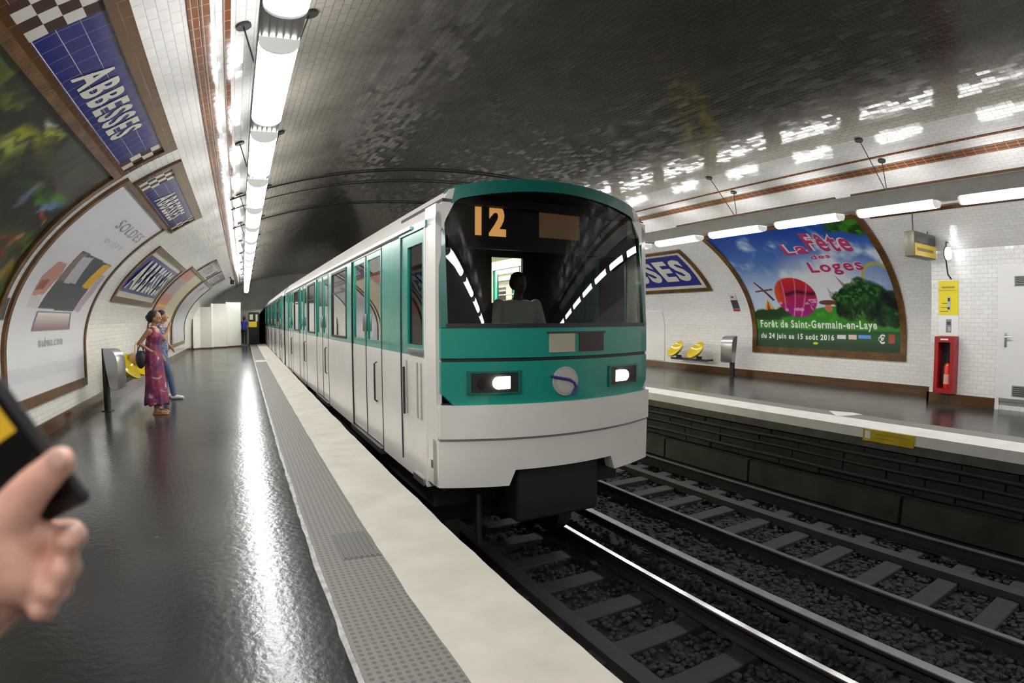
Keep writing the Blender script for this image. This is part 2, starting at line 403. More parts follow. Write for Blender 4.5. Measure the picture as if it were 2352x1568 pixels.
plane_box('trim_4', 7.83, 8.23, YB, YE, -.2, .003, TACT)
wavy_strip('trim_5', ER, 7.84, YB, YE, -.13, .006, COPING2, amp=.006, seed=20)
RIB = mat('ribbed_tactile', (.15, .142, .128), .6)
mb = MB(); mb.box(.50, .742, 3.28, 3.72, 0, .006, RIB)
for k in range(7): mb.box(.515 + .033 * k, .529 + .033 * k, 3.29, 3.71, .004, .011, RIB)
struct(mb.build('trim_6'))
mb = MB(); mb.box(.37, .74, 20.6, 21.5, 0, .007, COPING); struct(mb.build('trim_7'))
mb = MB(); mb.prism([(7.80, 4.70), (8.26, 4.52), (8.30, 4.72), (8.17, 5.07)], 'z', .0, .009, COPING2); struct(mb.build('trim_8'))
# vertical faces of the platforms and the track bed
MASON = mat('sooty_masonry', (.016, .015, .013), .9, var=.55, vscale=3, bump=1, bscale=9)
CONC = mat('lip_concrete', (.07, .072, .060), .85, var=.3, vscale=5)
PALE = mat('pale_stone_footing', (.030, .029, .022), .9, var=.5, vscale=2.2, bump=.6, bscale=8)
plane_box('wall_track_left', -.2, 1.18, YB, YE, -1.5, -.15, MASON)
plane_box('wall_track_right', 7.42, 8.6, YB, YE, -1.5, -.13, MASON)
plane_box('trim_9', 1.1, 1.27, YB, YE, -.26, -.12, CONC)
plane_box('trim_10', 7.28, 7.5, YB, YE, -.25, -.12, CONC)
# masonry courses of the right hand platform face, pale footing below
mb = MB()
for r_ in range(4):
    y = -2 + (r_ % 2) * .3
    while y < 14:
        L_ = .55 + random.random() * .35; d = random.random() * .03
        mb.box(7.36 - d, 7.44, y + .012, y + L_ - .012, -.27 - .13 * (r_ + 1) + .008, -.27 - .13 * r_ - .008, MASON); y += L_
struct(mb.build('trim_11'))
mb = MB(); y = -2
while y < 14:
    L_ = 1.7 + random.random(); mb.box(7.30, 7.44, y + .02, y + L_ - .03, -1.2, -.84, PALE); y += L_
struct(mb.build('trim_12'))
BALL = mat('oily_ballast', (.010, .0095, .009), .8, var=.6, vscale=30, bump=1, bscale=30)
plane_box('floor', 1.1, 7.5, YB, YE, -1.5, -1.24, BALL)
# baseboards
mb = MB(); mb.box(CX - A_ - .05, CX - A_ + .03, YB, YE, 0, .19, BROWN_TILE)
mb.uv = [(v[1], v[2]) for v in mb.v]; struct(mb.build('baseboard_left'))
mb = MB(); mb.box(CX + A_ - .03, CX + A_ + .05, 4.4, YE, 0, .17, BROWN_TILE)
mb.uv = [(v[1], v[2]) for v in mb.v]; struct(mb.build('baseboard_right'))
# brown tile bands along the vault
k_ = 13
for side, Xa, Xb in ((-1, -.47, -.405), (-1, -.395, -.33), (-1, -.245, -.195), (1, 8.40, 8.57), (1, 8.15, 8.185)):
    sa, sb = sorted((s_of(side, Xa), s_of(side, Xb)))
    mb = MB(); uvs = []; curved_bar(mb, side, YB, YE, sa, sb, -.01, .012, BAND_TILE, uvs); mb.uv = uvs
    struct(mb.build('trim_%d' % k_)); k_ += 1
# dark joint ribs crossing the vault
for Y, r in ((10.35, .014), (11.3, .011), (13.6, .014)):
    mb = MB(); pts = [WP(-1, Y, s, .02) for s in srange(4.75, STOT, .2)] + [WP(1, Y, s, .02) for s in srange(5.2, STOT, .2)[::-1][1:]]
    mb.tube(pts, r, mat('dark_joint', (.02, .018, .015), .8), 6); struct(mb.build('trim_%d' % k_)); k_ += 1
# end walls
ENDM = mat('far_plaster', (.55, .54, .50), .7, var=.3, vscale=.7)
TUN = mat('tunnel_soot', (.008, .008, .008), .95)
def arch_wall(name, y, cx, hw, z1, m):
    """wall across the station with a tunnel mouth"""
    outer = [(CX - A_ - .3, -1.5), (CX - A_ - .3, 5), (CX + A_ + .3, 5), (CX + A_ + .3, -1.5)]
    inner = [(cx - hw, -1.5)] + [(cx - hw * math.cos(t), z1 - 1.7 + 1.7 * math.sin(t)) for t in np.linspace(0, PI, 25)] + [(cx + hw, -1.5)]
    bm = bmesh.new(); loop = outer + inner[::-1]
    for dy in (0, .4):
        vv = [bm.verts.new((p[0], y + dy, p[1])) for p in loop]
        bm.faces.new(vv)
    bmesh.ops.triangulate(bm, faces=bm.faces[:])
    bm.verts.ensure_lookup_table(); n = len(loop)
    for i in range(n): bm.faces.new((bm.verts[i], bm.verts[(i + 1) % n], bm.verts[(i + 1) % n + n], bm.verts[i + n]))
    return struct(MB().bm(bm, m).build(name))
arch_wall('wall_end', YE - .2, 4.3, 3.55, 3.0, ENDM)
mb = MB(); pr = [(4.3 - 3.55 * math.cos(t), 1.3 + 1.7 * math.sin(t)) for t in np.linspace(0, PI, 25)]
pr = [(.75, -1.5)] + pr + [(7.85, -1.5)]
vs = [(p[0], y, p[1]) for p in pr for y in (YE, YE + 40)]
mb.add(vs, [(2 * i, 2 * i + 1, 2 * i + 3, 2 * i + 2) for i in range(len(pr) - 1)], TUN); struct(mb.build('wall_tunnel', recalc=False))
plane_box('floor', .5, 8.1, YE, YE + 40, -1.6, -1.24, TUN)
plane_box('wall_back', CX - A_ - .2, CX + A_ + .2, YB - .2, YB, -1.5, 4.6, ENDM)
plane_box('wall_tunnel_end', 0, 9, YE + 40, YE + 40.2, -2, 4, TUN)
# small staff cabin built out from the right wall
CABX = 10.6
mb = MB(); mb.box(CABX, CX + A_ + .05, YB, 4.45, 0, 2.83, WHITE_TILE)
mb.uv = [(v[1] + v[0], v[2]) for v in mb.v]; struct(mb.build('wall_cabin'))
mb = MB(); mb.box(CABX - .03, CABX + .02, 3.25, 4.48, 0, .18, BROWN_TILE); mb.box(CABX - .03, CX + A_, 4.44, 4.48, 0, .18, BROWN_TILE)
mb.uv = [(v[1] + v[0], v[2]) for v in mb.v]; struct(mb.build('baseboard_cabin'))
DOORW = mat('white_door_paint', (.72, .71, .70), .35)
d = struct(MB().box(CABX - .04, CABX + .02, 2.22, 3.18, .14, 2.33, DOORW).build('door_1'))
h = MB(); h.rbox(CABX - .06, CABX - .038, 3.085, 3.125, 1.04, 1.27, STEEL, .008); h.tube([(CABX - .05, 3.105, 1.2), (CABX - .10, 3.105, 1.2), (CABX - .10, 2.99, 1.2)], .01, STEEL, 8); h.build('door_handle', d)
for (za, zb) in ((2.02, 2.19), (.24, .42)):
    l = MB(); l.box(CABX - .046, CABX - .039, 2.5, 2.97, za, zb, mat('louver_grey', (.30, .30, .30), .4))
    for k in range(5):
        z = za + .02 + k * (zb - za - .03) / 4.6; l.box(CABX - .056, CABX - .045, 2.52, 2.95, z, z + .012, DARK)
    l.build('louver', d)
MB().box(CABX - .045, CABX - .038, 2.22, 3.18, .14, .2, STEEL).build('kick_plate', d)
mb = MB(); mb.box(CABX - .02, CABX + .02, 3.18, 3.25, 0, 2.36, DOORW); mb.box(CABX - .02, CABX + .02, 2.2, 3.18, 2.33, 2.37, DOORW); struct(mb.build('trim_%d' % k_)); k_ += 1
# door panel in the right wall beyond the seats
mb = MB(); uvs = []; curved_bar(mb, 1, 12.75, 13.6, .2, 1.7, -.01, .03, DOORW, uvs); d2 = struct(mb.build('door_2'))

# ================================================================== LIGHTS
NP = ('first', 'second', 'third', 'fourth', 'fifth', 'sixth', 'seventh', 'eighth', 'ninth', 'tenth', 'eleventh', 'twelfth', 'thirteenth', 'fourteenth', 'fifteenth', 'sixteenth', 'seventeenth', 'eighteenth', 'nineteenth', 'twentieth')
CAPM = mat('lamp_end_plastic', (.6, .6, .58), .5, emit=(1, 1, .97), es=.45)  # faint glow added to the caps to brighten the duct between tubes
UPL = mat('uplight_slot', (.9, .9, .9), .5, emit=(1.0, .99, .975), es=LAMP_E * .33)
def lamp_mesh(L_, w, side):
    """half round diffuser, 0..L_ along y, closed by end caps with a faint added glow"""
    me = MB(); n = 14
    pr = [(w * math.cos(t), -.075 * math.sin(t)) for t in np.linspace(0, PI, n)] + [(-w, .020), (w, .020)]
    me.prism(pr, 'y', .012, L_ - .012, LAMP, True)
    cap = MB(); zt = .155 if side < 0 else .262
    cap.box(-.075, .075, L_ * .2, L_ * .8, zt - .03, zt, UPL)
    pr2 = [(a * 1.02, b * 1.02) for a, b in pr]
    end = MB().prism(pr2, 'y', -.014, .0125, CAPM)
    return me, cap, end
def light_run(side, X, zl, near0, pitch, L_, kmin, kmax, label_side):
    dct = root('lighting_duct', 'long grey %s duct hung from the vault above the %s platform' % (('ribbed', 'left') if side < 0 else ('plain', 'right')), 'light rail', (X, 0, zl + .035))
    y0, y1 = near0 + kmin * pitch - .4, near0 + kmax * pitch + .2
    b = MB(); wz = .10 if side < 0 else .22
    b.box(-.12, .12, y0, y1, 0, wz, DUCT)
    for xx in np.linspace(-.105, .105, 6): b.box(xx - .006, xx + .006, y0, y1, -.012, 0, DUCT)
    b.box(-.135, -.12, y0, y1, wz - .02, wz, DUCT); b.box(.12, .135, y0, y1, wz - .02, wz, DUCT)
    b.build('duct', dct)
    # hanger rods with ceiling plates
    anchors = ((-.24, .25) if side < 0 else (-.72, -.06))
    Y = 4.18 - 3.02 * 4
    while Y < y1:
        if Y > y0:
            for dx in anchors:
                Xa = X + dx; s = s_of(side, Xa); p = WP(side, Y, s, 0); n = prof(s)[2]
                loc = Vector((p[0] - X, Y, p[2] - zl - .035))
                r_ = MB(); r_.tube([loc, (math.copysign(.1, dx) if side < 0 else .09 * (-1 if dx < -.3 else -.6), Y + (.05 if dx > 0 else -.05), wz)], .007, DARK, 6)
                nn = Vector((side * n[0], 0, n[1]))
                r_.tube([loc, loc + nn * .025], .06, DARK, 10); r_.build('hanger_rod', dct)
        Y += 3.02
    vis = 0
    lm = cm = None
    for k in range(kmin, kmax):
        ya = near0 + k * pitch
        t = root('ceiling_lamp', '', 'lamp', (X, ya, zl), group='lit lamps of the %s light rail' % label_side)
        seen = ya + L_ > 2.0
        if seen:
            n_ = vis; vis += 1
            t['label'] = 'lit white tube lamp, %s from the near end of the %s light rail' % (NP[n_] if n_ < 20 else 'number %d' % (n_ + 1), label_side)
        else: t['label'] = 'lit white tube lamp of the %s light rail behind the viewer, %s behind' % (label_side, NP[-k] if k <= 0 else 'nearest')
        if lm is None:
            a, b2, e2 = lamp_mesh(L_, .118, side); lo = a.build('diffuser', t); co = b2.build('uplight', t); eo_ = e2.build('end_cap', t); lm, cm, em_ = lo.data, co.data, eo_.data
        else: link('diffuser', lm, t); link('uplight', cm, t); eo_ = link('end_cap', em_, t)
        link('end_cap', em_, t).location = (0, L_ + .0015, 0)
light_run(-1, .135, 3.085, 3.30 - 1.80, 1.80, 1.36, -5, 18, 'left')
light_run(1, 8.34, 3.10, 3.38 - 1.60, 1.605, 1.24, -5, 18, 'right')

# ================================================================== WALL PANELS AND POSTERS
def checker(Y, s, y0, s0, c=.15):
    k = (np.floor((Y - y0) / c * 1.5).astype(int) + np.floor((s - s0) / c).astype(int)) % 2
    return k
def name_panel(side, y0, y1, s0, s1, label, ly0, ly1, ls0, ls1, bx0, bx1, group=None):
    """small blue tiled panel with the station name above a poster"""
    r_ = root('station_sign', label, 'sign', group=group)
    frame_mesh('frame', side, y0, y1, s0, s1, .10, .06, .14, .035, BROWN_TILE, r_)
    a, b = s0 + .06, s1 - .14
    vault_sheet('blue_tiles', side, bx0, bx1, a, b, BLUE_TILE, .012, r_)
    for (ya, yb) in ((y0 + .10, bx0), (bx1, y1 - .10)):
        ny = max(2, round((yb - ya) / .10)); 
        def fn(Y, s, ya=ya, yb=yb, ny=ny):
            i = np.floor((Y - ya) / (yb - ya) * ny).astype(int); j = np.floor((s - a) / (b - a) * 4).astype(int)
            k = ((i + j) % 2)[..., None]; return k * np.array([.78, .77, .74]) + (1 - k) * np.array([.20, .07, .03])
        color_sheet('checker_tiles', side, ya, yb, a, b, ny, 4, fn, .013, r_, PRINT, True)
    t = MB(); f, l = (ly0, ly1) if side < 0 else (ly1, ly0)
    wall_text(t, 'ABBESSES', side, f, l, ls0, ls1, .016, LETTER, .03); t.build('lettering', r_)
    return r_
def big_sign(side, y0, y1, s0, s1, label):
    r_ = root('station_sign', label, 'sign')
    h = s1 - s0
    frame_mesh('frame', side, y0, y1, s0, s1, .12, .10 if side > 0 else .12, .10 if side > 0 else .12, .035, CERAMIC, r_)
    vault_sheet('cream_border', side, y0 + .1, y1 - .1, s0 + .08, s1 - .08, mat('cream_tile', (.62, .60, .52), .2), .010, r_)
    bs = .2 if side > 0 else .24
    vault_sheet('blue_field', side, y0 + .26, y1 - .26, s0 + bs, s1 - bs, mat('blue_enamel', (.025, .03, .20), .2), .014, r_)
    t = MB(); a, b = y0 + .42, y1 - .42
    if side > 0: a, b = b, a
    wall_text(t, 'ABBESSES', side, a, b, s0 + h * (.235 if side > 0 else .22), s1 - h * (.235 if side > 0 else .22), .020, LETTER, .04); t.build('lettering', r_)
    return r_
def poster(side, y0, y1, s0, s1, wy, wb, wt, fn, ny, ns, label):
    r_ = root('advertising_billboard', label, 'billboard')
    frame_mesh('frame', side, y0, y1, s0, s1, wy, wb, wt, .04, CERAMIC, r_)
    sh = color_sheet('poster_sheet', side, y0 + wy, y1 - wy, s0 + wb, s1 - wt, ny, ns, fn, .012, r_)
    return r_, sh

# --- left wall, nearest: dark garden photograph
def garden(Y, s):
    n1 = fbm(Y, s, 2.2, 3, 5); n2 = fbm(Y, s, 5.5, 11, 4); n3 = fbm(Y, s * .6, 9, 5, 3)
    img = np.zeros(Y.shape + (3,)) + np.array([.10, .11, .06])
    img = mixc(img, (n1 - .45) * 5, (.20, .24, .10)); img = mixc(img, (n2 - .6) * 6, (.33, .38, .12))
    # lawn patch towards the top left, gravel path towards the top right
    img = mixc(img, inpoly(Y + .1 * n2, s, [(2.4, 3.6), (3.6, 3.6), (3.75, 3.3), (3.4, 3.0), (2.4, 2.9)]), (.30, .35, .10))
    img = mixc(img, inpoly(Y + .25 * n1, s + .15 * n2, [(4.9, 3.6), (6.6, 3.6), (6.7, 2.95), (5.9, 3.0), (5.2, 3.3)]) * .85, (.25, .25, .23))
    for (cy, cs, ry, rs, c) in ((4.55, 3.22, .25, .06, (.55, .55, .12)), (4.75, 3.33, .14, .04, (.68, .68, .20)), (4.45, 3.05, .16, .07, (.62, .64, .28)), (4.5, 3.35, .1, .03, (.85, .85, .78)),
                               (5.35, 2.85, .35, .06, (.14, .40, .05)), (5.95, 2.90, .24, .07, (.30, .52, .10)), (5.75, 2.80, .12, .05, (.22, .50, .08)),
                               (5.33, 2.74, .10, .13, (.45, .52, .68)), (5.28, 2.86, .05, .06, (.55, .30, .25)), (6.08, 2.84, .17, .06, (.32, .40, .60)), (5.9, 2.74, .15, .06, (.45, .55, .75)), (6.2, 2.75, .10, .05, (.07, .08, .10)),
                               (6.05, 2.67, .10, .035, (.62, .16, .12)), (5.78, 2.36, .12, .05, (.62, .18, .10)), (5.95, 2.42, .10, .03, (.75, .45, .36)), (5.85, 2.24, .10, .06, (.55, .10, .06)),
                               (6.15, 2.60, .06, .04, (.80, .60, .20)), (6.2, 2.08, .12, .10, (.62, .48, .10)), (6.1, 2.0, .12, .07, (.52, .42, .12)), (6.3, 2.35, .05, .12, (.25, .45, .10)), (5.2, 2.3, .3, .1, (.18, .35, .08)), (4.8, 2.5, .4, .12, (.12, .28, .05))):
        img = mixc(img, ell(Y + .32 * (n2 - .5) + .2 * (n3 - .5), s + .22 * (n3 - .5) + .12 * (n1 - .5), cy, cs, ry, rs, .9) * (.2 + 1.1 * n2), c)
    return img * (.75 + .5 * n3)[..., None]
poster(-1, 2.6, 6.50, .45, 3.54, .11, .12, .08, garden, 220, 150, 'large dark green garden photo billboard, nearest one on the left wall')
name_panel(-1, 2.88, 6.50, 3.53, 4.20, 'blue tiled panel reading ABBESSES above the dark garden billboard, nearest of the left wall', 4.06, 5.48, 3.66, 3.97, 3.42, 6.15)
# --- white laptop poster
def laptop(Y, s):
    n = fbm(Y, s, 1.2, 2, 3)
    img = np.zeros(Y.shape + (3,)) + np.array([.80, .80, .82]) - (n * .03)[..., None]
    P = lambda poly, c, k=1.0: mixc(img, inpoly(Y, s, poly) * k, c)
    img = P([(6.8, .77), (10.2, .73), (10.2, .90), (6.8, .94)], (.74, .74, .77))
    img = P([(7.50, 2.30), (7.84, 2.30), (7.9, 2.12), (7.66, 1.84), (7.25, 1.80), (7.27, 2.06)], (.68, .50, .47))
    img = P([(7.35, 2.02), (7.62, 2.04), (7.55, 1.90), (7.28, 1.88)], (.50, .30, .27))
    img = P([(7.24, 1.80), (7.62, 1.82), (7.64, 1.66), (7.22, 1.66)], (.74, .72, .72))
    img = P([(9.70, 2.30), (10.0, 2.30), (9.9, 1.94), (9.56, 1.62), (9.25, 1.66), (9.6, 2.02)], (.66, .58, .64))
    img = P([(7.64, 1.65), (9.24, 1.64), (9.56, 2.05), (7.88, 2.04)], (.27, .29, .30))
    img = P([(7.88, 2.03), (8.00, 2.54), (9.84, 2.50), (9.54, 2.02)], (.23, .25, .30))
    img = P([(7.90, 2.06), (8.02, 2.50), (8.30, 2.52), (8.28, 2.04)], (.46, .38, .39))
    img = P([(8.18, 2.04), (8.22, 2.46), (8.68, 2.50), (8.72, 2.05)], (.68, .66, .70))
    img = P([(9.08, 2.03), (9.40, 2.47), (9.86, 2.50), (9.53, 2.02)], (.80, .63, .14))
    m_ = inpoly(Y, s, [(7.66, 1.62), (9.18, 1.62), (9.30, 1.36), (7.60, 1.36)])
    g = np.clip((1.62 - s) / .26, 0, 1)[..., None]
    refl = (1 - g) * np.array([.86, .84, .84]) + g * np.array([.48, .38, .38])
    edge = (inpoly(Y, s, [(7.72, 1.60), (9.12, 1.60), (9.2, 1.38), (7.68, 1.38)]))[..., None]
    img = img * (1 - m_[..., None]) + m_[..., None] * (refl * edge + (1 - edge) * np.array([.42, .42, .46]))
    return img
r_, sh = poster(-1, 6.72, 10.24, .44, 3.58, .08, .13, .06, laptop, 240, 170, 'white billboard with a stack of open laptops, second on the left wall')
t = MB(); GREYT = mat('grey_print', (.28, .28, .30), .5); GREYT2 = mat('light_grey_print', (.42, .42, .44), .5)
wall_text(t, 'SOLDES', -1, 8.2, 9.86, 3.03, 3.21, .016, GREYT, .01); wall_text(t, "D'ÉTÉ", -1, 8.42, 9.5, 2.78, 2.87, .016, GREYT2, .0)
wall_text(t, 'nubuo.com', -1, 7.93, 8.97, 1.15, 1.28, .016, GREYT, .02)
t.build('lettering', r_)
name_panel(-1, 7.0, 10.80, 3.56, 4.20, 'blue tiled panel reading ABBESSES above the white laptop billboard', 8.2, 9.85, 3.66, 3.97, 7.60, 10.42)
big_sign(-1, 11.35, 16.3, 1.88, 3.27, 'large blue and cream ABBESSES sign on the left wall behind the women')
# --- third and fourth billboards
def red_poster(Y, s):
    n = fbm(Y, s, 1.5, 9, 4)
    img = np.zeros(Y.shape + (3,)) + np.array([.72, .66, .62])
    img = mixc(img, ((s > 1.6) & (s < 2.4) & (Y < 18.9)).astype(float) * .8, (.78, .45, .42))
    img = mixc(img, ((s > 2.4) & (s < 3.0) & (Y < 18.7)).astype(float) * .7, (.62, .58, .62))
    img = mixc(img, ((s > 3.0) & (Y < 19)).astype(float) * .6, (.80, .42, .40))
    img = mixc(img, ((s > 1.9) & (s < 2.0) & (Y > 17.2)).astype(float) * .8, (.82, .80, .35))
    img = mixc(img, (n - .5) * 3 * (Y < 19), (.60, .55, .62))
    return mixc(img, (Y > 19.2).astype(float), (.80, .76, .66))
poster(-1, 16.75, 21.9, .48, 3.45, .1, .13, .08, red_poster, 90, 60, 'pink and cream billboard on the left wall behind the two standing women')
def pale_poster(Y, s):
    n = fbm(Y, s, 1.0, 19, 4); img = np.zeros(Y.shape + (3,)) + np.array([.72, .72, .74])
    img = mixc(img, (n - .48) * 4, (.55, .57, .64)); return mixc(img, ell(Y, s, 24.5, 3.1, .4, .12), (.62, .35, .32))
poster(-1, 22.3, 27.0, .48, 3.45, .1, .13, .08, pale_poster, 60, 40, 'pale grey billboard farthest along the left wall beside the hoarding')
name_panel(-1, 18.2, 21.9, 3.46, 4.14, 'small blue ABBESSES panel above the pink and cream billboard, far left wall', 19.2, 21.0, 3.56, 3.93, 18.7, 21.5)
name_panel(-1, 22.4, 26.4, 3.46, 4.14, 'small blue ABBESSES panel beside the dark dome camera, farthest on the left wall', 23.4, 25.4, 3.56, 3.93, 22.9, 26.0)

# --- right wall festival poster
def festival(Y, s):
    u = (9.25 - Y) / 3.75; n1 = fbm(Y, s, 2.5, 31, 5); n2 = fbm(Y, s, 7, 37, 4); n3 = fbm(Y * .6 + s, s * .6 - Y, 1.6, 41, 4)
    img = np.zeros(Y.shape + (3,)); k = np.clip((s - 1.6) / 2.5, 0, 1)[..., None]
    img += (1 - k) * np.array([.66, .74, .85]) + k * np.array([.05, .22, .58])
    img = mixc(img, (n3 - .52) * 4.5, (.80, .84, .90)); img = mixc(img, ell(Y, s, 7.0, 2.2, 1.0, .75, 1.2), (.86, .86, .88))
    img = mixc(img, ell(Y, s, 8.9, 2.0, .8, .6, 1.3) * .7, (.80, .84, .90))
    # big wheel
    d = np.hypot((Y - 5.72) / .42, (s - 2.05) / .75)
    img = mixc(img, (d < 1).astype(float) * .55, (.52, .60, .75)); img = mixc(img, (np.abs(d - 1) < .055).astype(float), (.68, .66, .30))
    # turrets
    img = mixc(img, inpoly(Y, s, [(6.55, 2.0), (6.72, 2.55), (6.36, 2.0)]), (.62, .50, .50)); img = mixc(img, inpoly(Y, s, [(7.0, 1.8), (7.02, 2.25), (6.80, 1.75)]), (.72, .66, .62))
    # windmill
    img = mixc(img, inpoly(Y, s, [(8.98, 2.46), (8.94, 2.48), (8.55, 1.95), (8.62, 1.93)]), (.32, .14, .10)); img = mixc(img, inpoly(Y, s, [(9.05, 2.22), (8.5, 2.27), (8.5, 2.22), (9.05, 2.17)]), (.38, .30, .26))
    # tents
    img = mixc(img, inpoly(Y, s, [(9.0, 1.6), (8.78, 1.98), (8.55, 1.6)]), (.80, .70, .35)); img = mixc(img, inpoly(Y, s, [(8.9, 1.62), (8.78, 1.95), (8.74, 1.62)]), (.72, .25, .15)); img = mixc(img, inpoly(Y, s, [(8.62, 1.65), (8.4, 1.88), (8.3, 1.65)]), (.78, .72, .5))
    # meadow, bushes, trees
    hill = 1.66 + .05 * np.sin(Y * 3.1) + .12 * np.exp(-((Y - 7.3) / .7) ** 2)
    img = mixc(img, (hill - s) * 40, (.20, .48, .14)); img = mixc(img, ((hill - s) > 0) * (n2 - .5) * 3, (.30, .60, .16))
    img = mixc(img, ell(Y, s + .1 * n2, 8.9, 1.62, .5, .14, .3), (.12, .22, .10)); img = mixc(img, ell(Y, s + .1 * n2, 8.35, 1.68, .3, .12, .3), (.12, .24, .10))
    tr = np.zeros(Y.shape)
    for (cy, cs, ry, rs) in ((6.75, 1.85, .22, .30), (6.55, 2.05, .22, .25), (6.2, 2.15, .25, .36), (5.95, 2.0, .3, .36), (5.65, 1.9, .3, .32), (6.4, 1.7, .5, .25), (5.75, 1.6, .4, .25)): tr = np.maximum(tr, ell(Y + .34 * (n2 - .5) + .1 * (n1 - .5), s + .42 * (n1 - .5) + .16 * (n2 - .5), cy, cs, ry * .95, rs * .95, .35))
    img = mixc(img, tr, (.08, .22, .12)); img = mixc(img, tr * (fbm(Y, s, 13, 77, 3) - .5) * 5, (.28, .44, .22)); img = mixc(img, tr * (n2 - .52) * 6, (.20, .36, .10)); img = mixc(img, tr * (n1 - .55) * 5, (.03, .08, .07))
    # mushroom house
    img = mixc(img, ell(Y, s, 7.13, 1.72, .10, .09), (.70, .45, .34)); img = mixc(img, ell(Y, s, 7.13, 1.86, .22, .06), (.42, .26, .18))
    # striped balloon
    b = ell(Y, s, 7.93, 2.03, .56, .52, .06); v = np.clip((2.55 - s) / 1.05, 0, 1)[..., None]
    bc = (1 - v) * np.array([.76, .16, .14]) + v * np.array([.55, .12, .48])
    img = img * (1 - b[..., None]) + bc * b[..., None]
    img = mixc(img, b * ((Y - 8.15) * 3.2) * (s > 1.85), (.82, .33, .10))
    img = mixc(img, b * np.exp(-((s - 2.12 - .03 * np.sin(Y * 9)) / .05) ** 2) * (Y < 8.2), (.25, .04, .12))
    for c0 in (8.25, 7.95, 7.68): img = mixc(img, b * np.exp(-((Y - c0 - (2.0 - s) * (c0 - 7.93) * -.5 + (s - 2.0) * .35) / .018) ** 2) * .6, (.90, .70, .75))
    img = mixc(img, b * ((n2 > .66) & (s < 1.95)).astype(float) * .8, (.86, .62, .78))
    # leaves in the top corner
    img = mixc(img, ell(Y + .4 * (n2 - .5), s + .5 * (n1 - .5), 5.75, 3.95, .45, .30, .25), (.08, .24, .06)); img = mixc(img, ell(Y + .4 * (n2 - .5), s + .5 * (n1 - .5), 5.85, 3.9, .38, .25, .3) * (n2 - .45) * 6, (.22, .45, .10))
    # text bands at the foot
    img = mixc(img, (1.24 - s) * 25, (.07, .30, .14)); img = mixc(img, (1.0 - s) * 12, (.04, .20, .12))
    for (a, b2, c0, c1, c) in ((6.98, 6.76, 1.03, 1.12, (.85, .80, .84)), (6.70, 6.50, 1.03, 1.13, (.84, .74, .72)), (6.46, 6.16, 1.05, 1.13, (.35, .55, .85)), (5.74, 5.60, .98, 1.16, (.62, .25, .22))):
        img = mixc(img, ((Y < a) & (Y > b2) & (s > c0) & (s < c1)).astype(float), c)
    return mixc(img, ell(Y, s, 7.55, .91, .07, .03), (.75, .78, .15))
r_, sh = poster(1, 5.34, 9.40, .63, 4.22, .13, .15, .10, festival, 330, 300, 'colourful blue and green festival billboard with a balloon ball on the right wall')
r_['label'] = 'festival billboard with blue sky, balloon and pink lettering on the right wall'
PINK = mat('pink_print', (.42, .035, .13), .4); HALO = mat('pale_pink_print', (.74, .58, .64), .4); WPR = mat('white_print', (.75, .77, .72), .4)
t = MB(); h_ = MB()
for (mm, bo, off, b_) in ((HALO, .075, .016, h_), (PINK, .022, .021, t)):
    wall_text(b_, 'La', 1, 7.58, 6.98, 3.22, 3.58, off, mm, bo, skew=.0); wall_text(b_, 'Fête', 1, 6.92, 5.95, 3.28, 3.86, off, mm, bo, skew=-.12)
    wall_text(b_, 'des', 1, 7.02, 6.56, 3.04, 3.17, off, mm, bo); wall_text(b_, 'Loges', 1, 7.22, 5.95, 2.56, 2.96, off, mm, bo, skew=.0)
h_.build('letter_outline', r_); t.build('title_lettering', r_)
t = MB(); wall_text(t, 'Forêt de Saint-Germain-en-Laye', 1, 9.14, 6.0, 1.20, 1.44, .016, WPR, .03); wall_text(t, 'du 24 juin au 15 août 2016', 1, 9.14, 7.06, .95, 1.12, .016, WPR, .03)
wall_text(t, '€', 1, 5.98, 5.82, .96, 1.16, .016, WPR, .03); t.build('foot_lettering', r_)
# panel above the festival billboard and the next one nearer, mostly behind the light rail
def plain_panel(y0, y1, label, text=True):
    p = root('station_sign', label, 'sign')
    frame_mesh('frame', 1, y0, y1, 4.05 if not text else 4.23, 4.80, .12, .10, .17, .035, BROWN_TILE, p)
    vault_sheet('blue_tiles', 1, y0 + .1, y1 - .1, 4.3, 4.64, BLUE_TILE, .012, p)
    t = MB(); c = (y0 + y1) / 2; wall_text(t, 'ABBESSES', 1, c + .7, c - .7, 4.34, 4.60, .018, LETTER, .035); t.build('lettering', p)
plain_panel(5.50, 9.60, 'brown framed ABBESSES panel above the festival billboard, behind the lamps')
plain_panel(1.4, 5.18, 'brown framed ABBESSES panel above the staff cabin, behind the lamps', False)
big_sign(1, 10.42, 16.2, 2.30, 3.86, 'large blue ABBESSES sign on the right wall, partly behind the train')
# small notice between sign and billboard
def notice(Y, s):
    img = np.zeros(Y.shape + (3,)) + .78; img = mixc(img, ((s > 1.74) & (s < 1.98)).astype(float), (.25, .25, .26)); img = mixc(img, (s < 1.72).astype(float), (.6, .15, .15))
    return mixc(img, ell(Y, s, 9.86, 2.07, .05, .03), (.75, .2, .2))
p = color_sheet('wall_notice', 1, 9.74, 9.96, 1.67, 2.14, 20, 40, notice, .015, None)
setp(p, 'small white and black notice on the right wall left of the festival billboard', 'notice')
def notice2(Y, s): return mixc(np.zeros(Y.shape + (3,)) + .75, ((s > 1.5) & (s < 1.75)).astype(float), (.25, .27, .3))
p = color_sheet('wall_notice', -1, 6.52, 6.66, 1.45, 1.95, 12, 24, notice2, .015, None)
setp(p, 'narrow white and grey notice between the two nearest billboards, left wall', 'notice')

